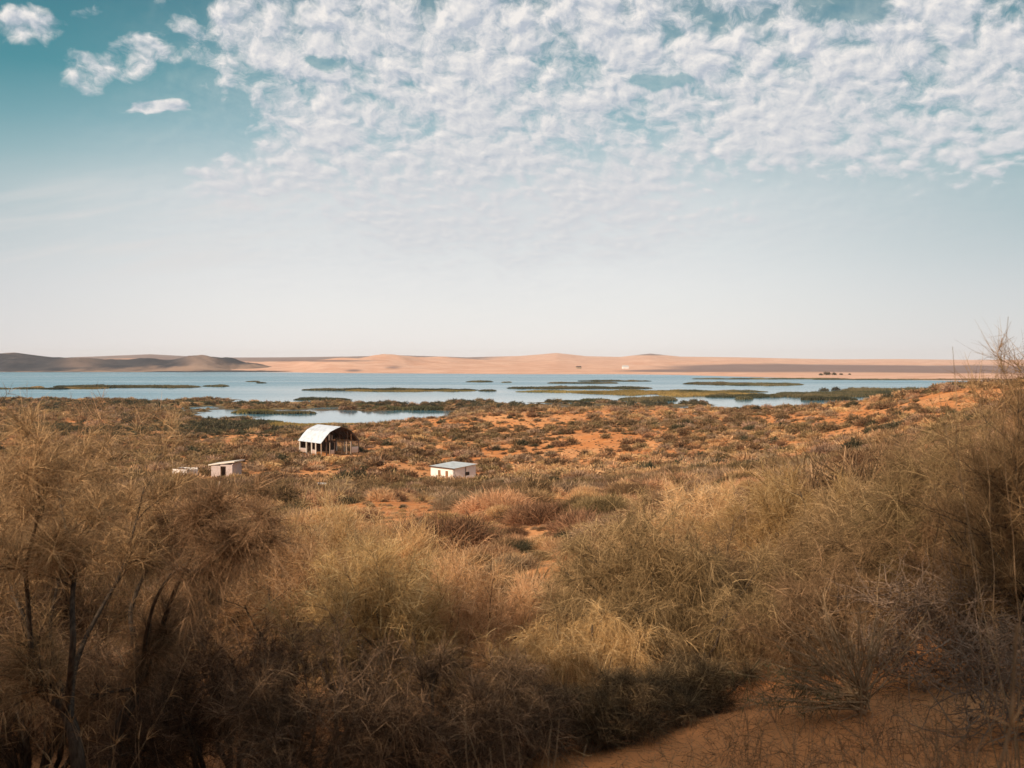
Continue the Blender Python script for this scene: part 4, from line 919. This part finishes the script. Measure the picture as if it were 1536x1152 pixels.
for px, py, d, s, k in PICK:
    x = (px - 768) / F * d
    cx, cy, cz, px_, gy, size, sp, marsh = [np.append(q, w) for q, w in zip((cx, cy, cz, px_, gy, size, sp, marsh), (x, d, gz(x, d), px, py, s, k, False))]
gy = 541 + (HC - cz) / cy * F
n = len(cx); rot = rng.uniform(0, 6.283, n); arch = rng.integers(0, 3, n); zs = rng.uniform(.75, 1.1, n)
app = size / cy
top = gy - size * .7 * F / cy
limit = np.interp(px_, [0, 200, 400, 520, 700, 830, 1000, 1150, 1300, 1420, 1536], [640, 690, 745, 765, 800, 830, 745, 735, 690, 650, 560])
vis = (px_ > -10) & (px_ < 1546) & (top < limit) & (cy > 14)
order = np.argsort(-np.where(vis, app, 0)); NI = 560
ind = set(order[:NI].tolist()) | set(range(n - len(PICK), n))
# labels: kind, size, the landmark it stands by and its place in the row there
LM = [(60, 'the far left plain'), (200, 'the left plain'), (310, 'the derelict shed'), (400, 'the shed and barn gap'), (495, 'the barn'), (590, 'the barn and hut gap'), (680, 'the white hut'), (780, 'the sand beside the hut'),
      (890, 'the open middle sand'), (990, 'the big olive bush'), (1090, 'the pale sand hollow'), (1190, 'the high dune slope'), (1300, 'the high dune foot'), (1410, 'the high orange dune'), (1500, 'the high dune end')]
DB = [(0, 60, 'close below'), (60, 120, 'well before'), (120, 180, 'in front of'), (180, 235, 'level with'), (235, 300, 'just beyond'), (300, 380, 'well beyond'), (380, 2000, 'far beyond')]
ORD = 'first second third fourth fifth sixth seventh eighth ninth tenth eleventh twelfth thirteenth fourteenth fifteenth sixteenth seventeenth eighteenth nineteenth twentieth'.split()
ORD += ['twenty-' + q for q in ORD[:9]] + ['thirtieth'] + ['thirty-' + q for q in ORD[:9]]
WORD = {0: 'straw coloured', 1: 'brown', 2: 'olive', 3: 'grey', 4: 'dark green'}
def szw(s): return 'small' if s < .75 else 'middling' if s < 1.25 else 'large'
cells = {}
for i in ind:
    lm = min(LM, key=lambda q: abs(q[0] - px_[i])); db = next(q for q in DB if q[0] <= cy[i] < q[1])
    cells.setdefault((int(sp[i]), szw(size[i]), lm[1], db[2]), []).append(i)
for (k, s, lm, db), L in cells.items():
    L.sort(key=lambda i: px_[i])
    for r, i in enumerate(L):
        nm, mt, w = SPEC[k]
        mesh = (HI if cy[i] < 62 else MID if cy[i] < 150 else LO)[nm]; me = mesh[arch[i] % len(mesh)]
        o = bpy.data.objects.new(nm, me); COL.objects.link(o)
        o.location = (cx[i], cy[i], cz[i] - .06 * size[i]); o.scale = (size[i], size[i], size[i] * zs[i]); o.rotation_euler = (0, 0, rot[i])
        if len(L) == 1: lab = f'the only {s} {WORD[k]} bush {db} {lm}'
        else: lab = f'{ORD[min(r, 38)]} {s} {WORD[k]} bush from the left, {db} {lm}'
        tag(o, lab, 'bush', f'{WORD[k]} bushes of the plain')

# the countless rest: small scrub, reached through geometry nodes
def scatter(name, meshes, X, Y, Z, S, R, I, label=None):
    coll = bpy.data.collections.new(name + '_kinds'); names = []
    for k, me in enumerate(meshes): coll.objects.link(bpy.data.objects.new('%s_kind_%02d' % (name, k), me))
    pm = bpy.data.meshes.new(name); pm.vertices.add(len(X)); pm.vertices.foreach_set('co', np.stack([X, Y, Z], 1).ravel())
    for an, ty, v in (('scl', 'FLOAT', S), ('rot', 'FLOAT', R), ('kind_index', 'INT', I)):
        a = pm.attributes.new(an, ty, 'POINT'); a.data.foreach_set('value', np.asarray(v, np.float32 if ty == 'FLOAT' else np.int32))
    pm.update()
    o = link(bpy.data.objects.new(name, pm)); tag(o, label, None, None, 'stuff')
    nt = bpy.data.node_groups.new(name + '_scatter', 'GeometryNodeTree')
    nt.interface.new_socket('Geometry', in_out='INPUT', socket_type='NodeSocketGeometry'); nt.interface.new_socket('Geometry', in_out='OUTPUT', socket_type='NodeSocketGeometry')
    N, Lk = nt.nodes, nt.links
    gi, go = N.new('NodeGroupInput'), N.new('NodeGroupOutput'); ip = N.new('GeometryNodeInstanceOnPoints'); ci = N.new('GeometryNodeCollectionInfo')
    ci.inputs[0].default_value = coll; ci.inputs['Separate Children'].default_value = True; ci.inputs['Reset Children'].default_value = True
    ip.inputs['Pick Instance'].default_value = True
    def na(nm, ty):
        q = N.new('GeometryNodeInputNamedAttribute'); q.data_type = ty; q.inputs[0].default_value = nm; return q.outputs[0]
    cr = N.new('ShaderNodeCombineXYZ'); cs = N.new('ShaderNodeCombineXYZ')
    Lk.new(na('rot', 'FLOAT'), cr.inputs[2]); s = na('scl', 'FLOAT')
    for q in range(3): Lk.new(s, cs.inputs[q])
    Lk.new(gi.outputs[0], ip.inputs['Points']); Lk.new(ci.outputs[0], ip.inputs['Instance']); Lk.new(na('kind_index', 'INT'), ip.inputs['Instance Index'])
    Lk.new(cr.outputs[0], ip.inputs['Rotation']); Lk.new(cs.outputs[0], ip.inputs['Scale']); Lk.new(ip.outputs[0], go.inputs[0])
    md = o.modifiers.new('scatter', 'NODES'); md.node_group = nt
    return o
rest = np.array([i for i in range(n) if i not in ind])
close = rest[cy[rest] < 62]; near = rest[(cy[rest] >= 62) & (cy[rest] < 150)]; farr = rest[cy[rest] >= 150]
for nm, idx, LV in (('near_scrub', close, HI), ('scrub', near, MID), ('distant_scrub', farr, LO)):
    ms = [m for q in SPEC for m in LV[q[0]][:2]]
    scatter(nm, ms, cx[idx], cy[idx], cz[idx] - .05, size[idx], rot[idx], sp[idx] * 2 + arch[idx] % 2)

# dry grass and low litter
def tuft(seed, n, w, L, lean=.35):
    rng = np.random.default_rng(seed); m = MB()
    P0 = rng.normal(0, .16, (n, 3)) * (1, 1, 0); D = rng.normal(0, lean, (n, 3)); D[:, 2] = 1
    m.ribbons(P0, D, L * rng.uniform(.4, 1.1, n), w, .35, 3, rng); return m
def litter(seed):
    rng = np.random.default_rng(seed); m = MB(); n = 60
    P0 = rng.normal(0, .5, (n, 3)) * (1, 1, 0) + (0, 0, .01); D = rng.normal(0, 1, (n, 3)) * (1, 1, .12)
    m.ribbons(P0, D, rng.uniform(.02, .12, n), .0025, 0, 3, rng, curl=.3); return m
TU = [tuft(1, 90, .006, .7).mesh('tuft', M['straw']), tuft(2, 90, .006, .6).mesh('tuft', M['gold']), tuft(3, 80, .006, .5, .5).mesh('tuft', M['grey']), tuft(4, 120, .012, .9).mesh('tuft', M['straw']), tuft(6, 120, .012, .8).mesh('tuft', M['gold'])]
X, Y = [np.concatenate(q) for q in zip(sample(2600, 7, 30), sample(7000, 25, 95))]
a = X / Y * F + 768; keep = (rng.random(len(X)) < .34 + fbm(X / 6, Y / 8, 66, 3) * 1.5) 
keep &= ~((a > 560) & (a < 870) & (Y < 80) & (rng.random(len(X)) < .75))
X, Y = X[keep], Y[keep]; nn = len(X)
scatter('dry_grass', TU, X, Y, ground(X, Y) - .02, np.where(Y < 28, rng.uniform(.4, 1.0, nn), rng.uniform(.4, 1.0, nn)), rng.uniform(0, 6.28, nn), np.where(Y < 28, rng.integers(0, 3, nn), rng.integers(2, 5, nn)))
X, Y = sample(2200, 2.6, 9); nn = len(X)
scatter('litter', [litter(5).mesh('litter', M['brown']), litter(6).mesh('litter', M['duskbrown']), tuft(7, 14, .003, .16, .7).mesh('litter', M['brown'])], X, Y, ground(X, Y) + .004, rng.uniform(.5, 1.1, nn), rng.uniform(0, 6.28, nn), rng.integers(0, 3, nn))

# dark bushes standing among the reeds of the long spit on the right
for k, (px, d, s) in enumerate([(1238, 985, 5.2), (1256, 1000, 5.6), (1275, 990, 5.4), (1293, 1005, 5.0), (1311, 985, 4.6), (1330, 1000, 4.2), (1352, 1010, 4.0), (1375, 1000, 3.6), (1398, 1015, 3.2)]):
    o = bpy.data.objects.new('spit_bush', LO['green_bush'][k % 2]); COL.objects.link(o)
    o.location = ((px - 768) / F * d, d, 0.1); o.scale = (s * 1.3, s, s * .95); o.rotation_euler = (0, 0, k * 1.3)
    tag(o, f'{ORD[k]} from the left of the dark bushes on the reedy spit behind the right dune', 'bush', 'dark bushes on the reedy spit')
# trees on the far right shore
for k, (px, s) in enumerate([(1232, 5), (1241, 8), (1252, 6), (1262, 4), (1275, 3.5)]):
    d = 1905 + 6 * k; x = (px - 768) / F * d; z = max(0.3, float(far_h(np.array([x]), np.array([float(d)]))[0]))
    o = tag(empty('shore_tree', (x, d, z)), f'{ORD[k]} from the left of the dark trees standing on the far right shore', 'tree', 'trees on the far shore')
    c = bpy.data.objects.new('crown', LO['green_bush'][k % 2]); link(c, o); c.scale = (s, s, s * 1.1); c.location.z = s * .15
    MB().tube([(0, 0, -.5), (0, 0, s * .5)], [.3, .2], 6).obj('trunk', M['bark'], o)

# ------------------------------------------------------------------ air
m, g, out = newmat('haze')
pv = g.n.new('ShaderNodeVolumePrincipled')
pv.inputs['Color'].default_value = (1.0, 0.95, 0.95, 1); pv.inputs['Density'].default_value = 4.0e-5; pv.inputs['Anisotropy'].default_value = 0.0
g.l.new(pv.outputs[0], out.inputs['Volume'])
tag(MB().box((0, 0, 58), (25000, 21400, 124)).obj('haze', m), kind='stuff')
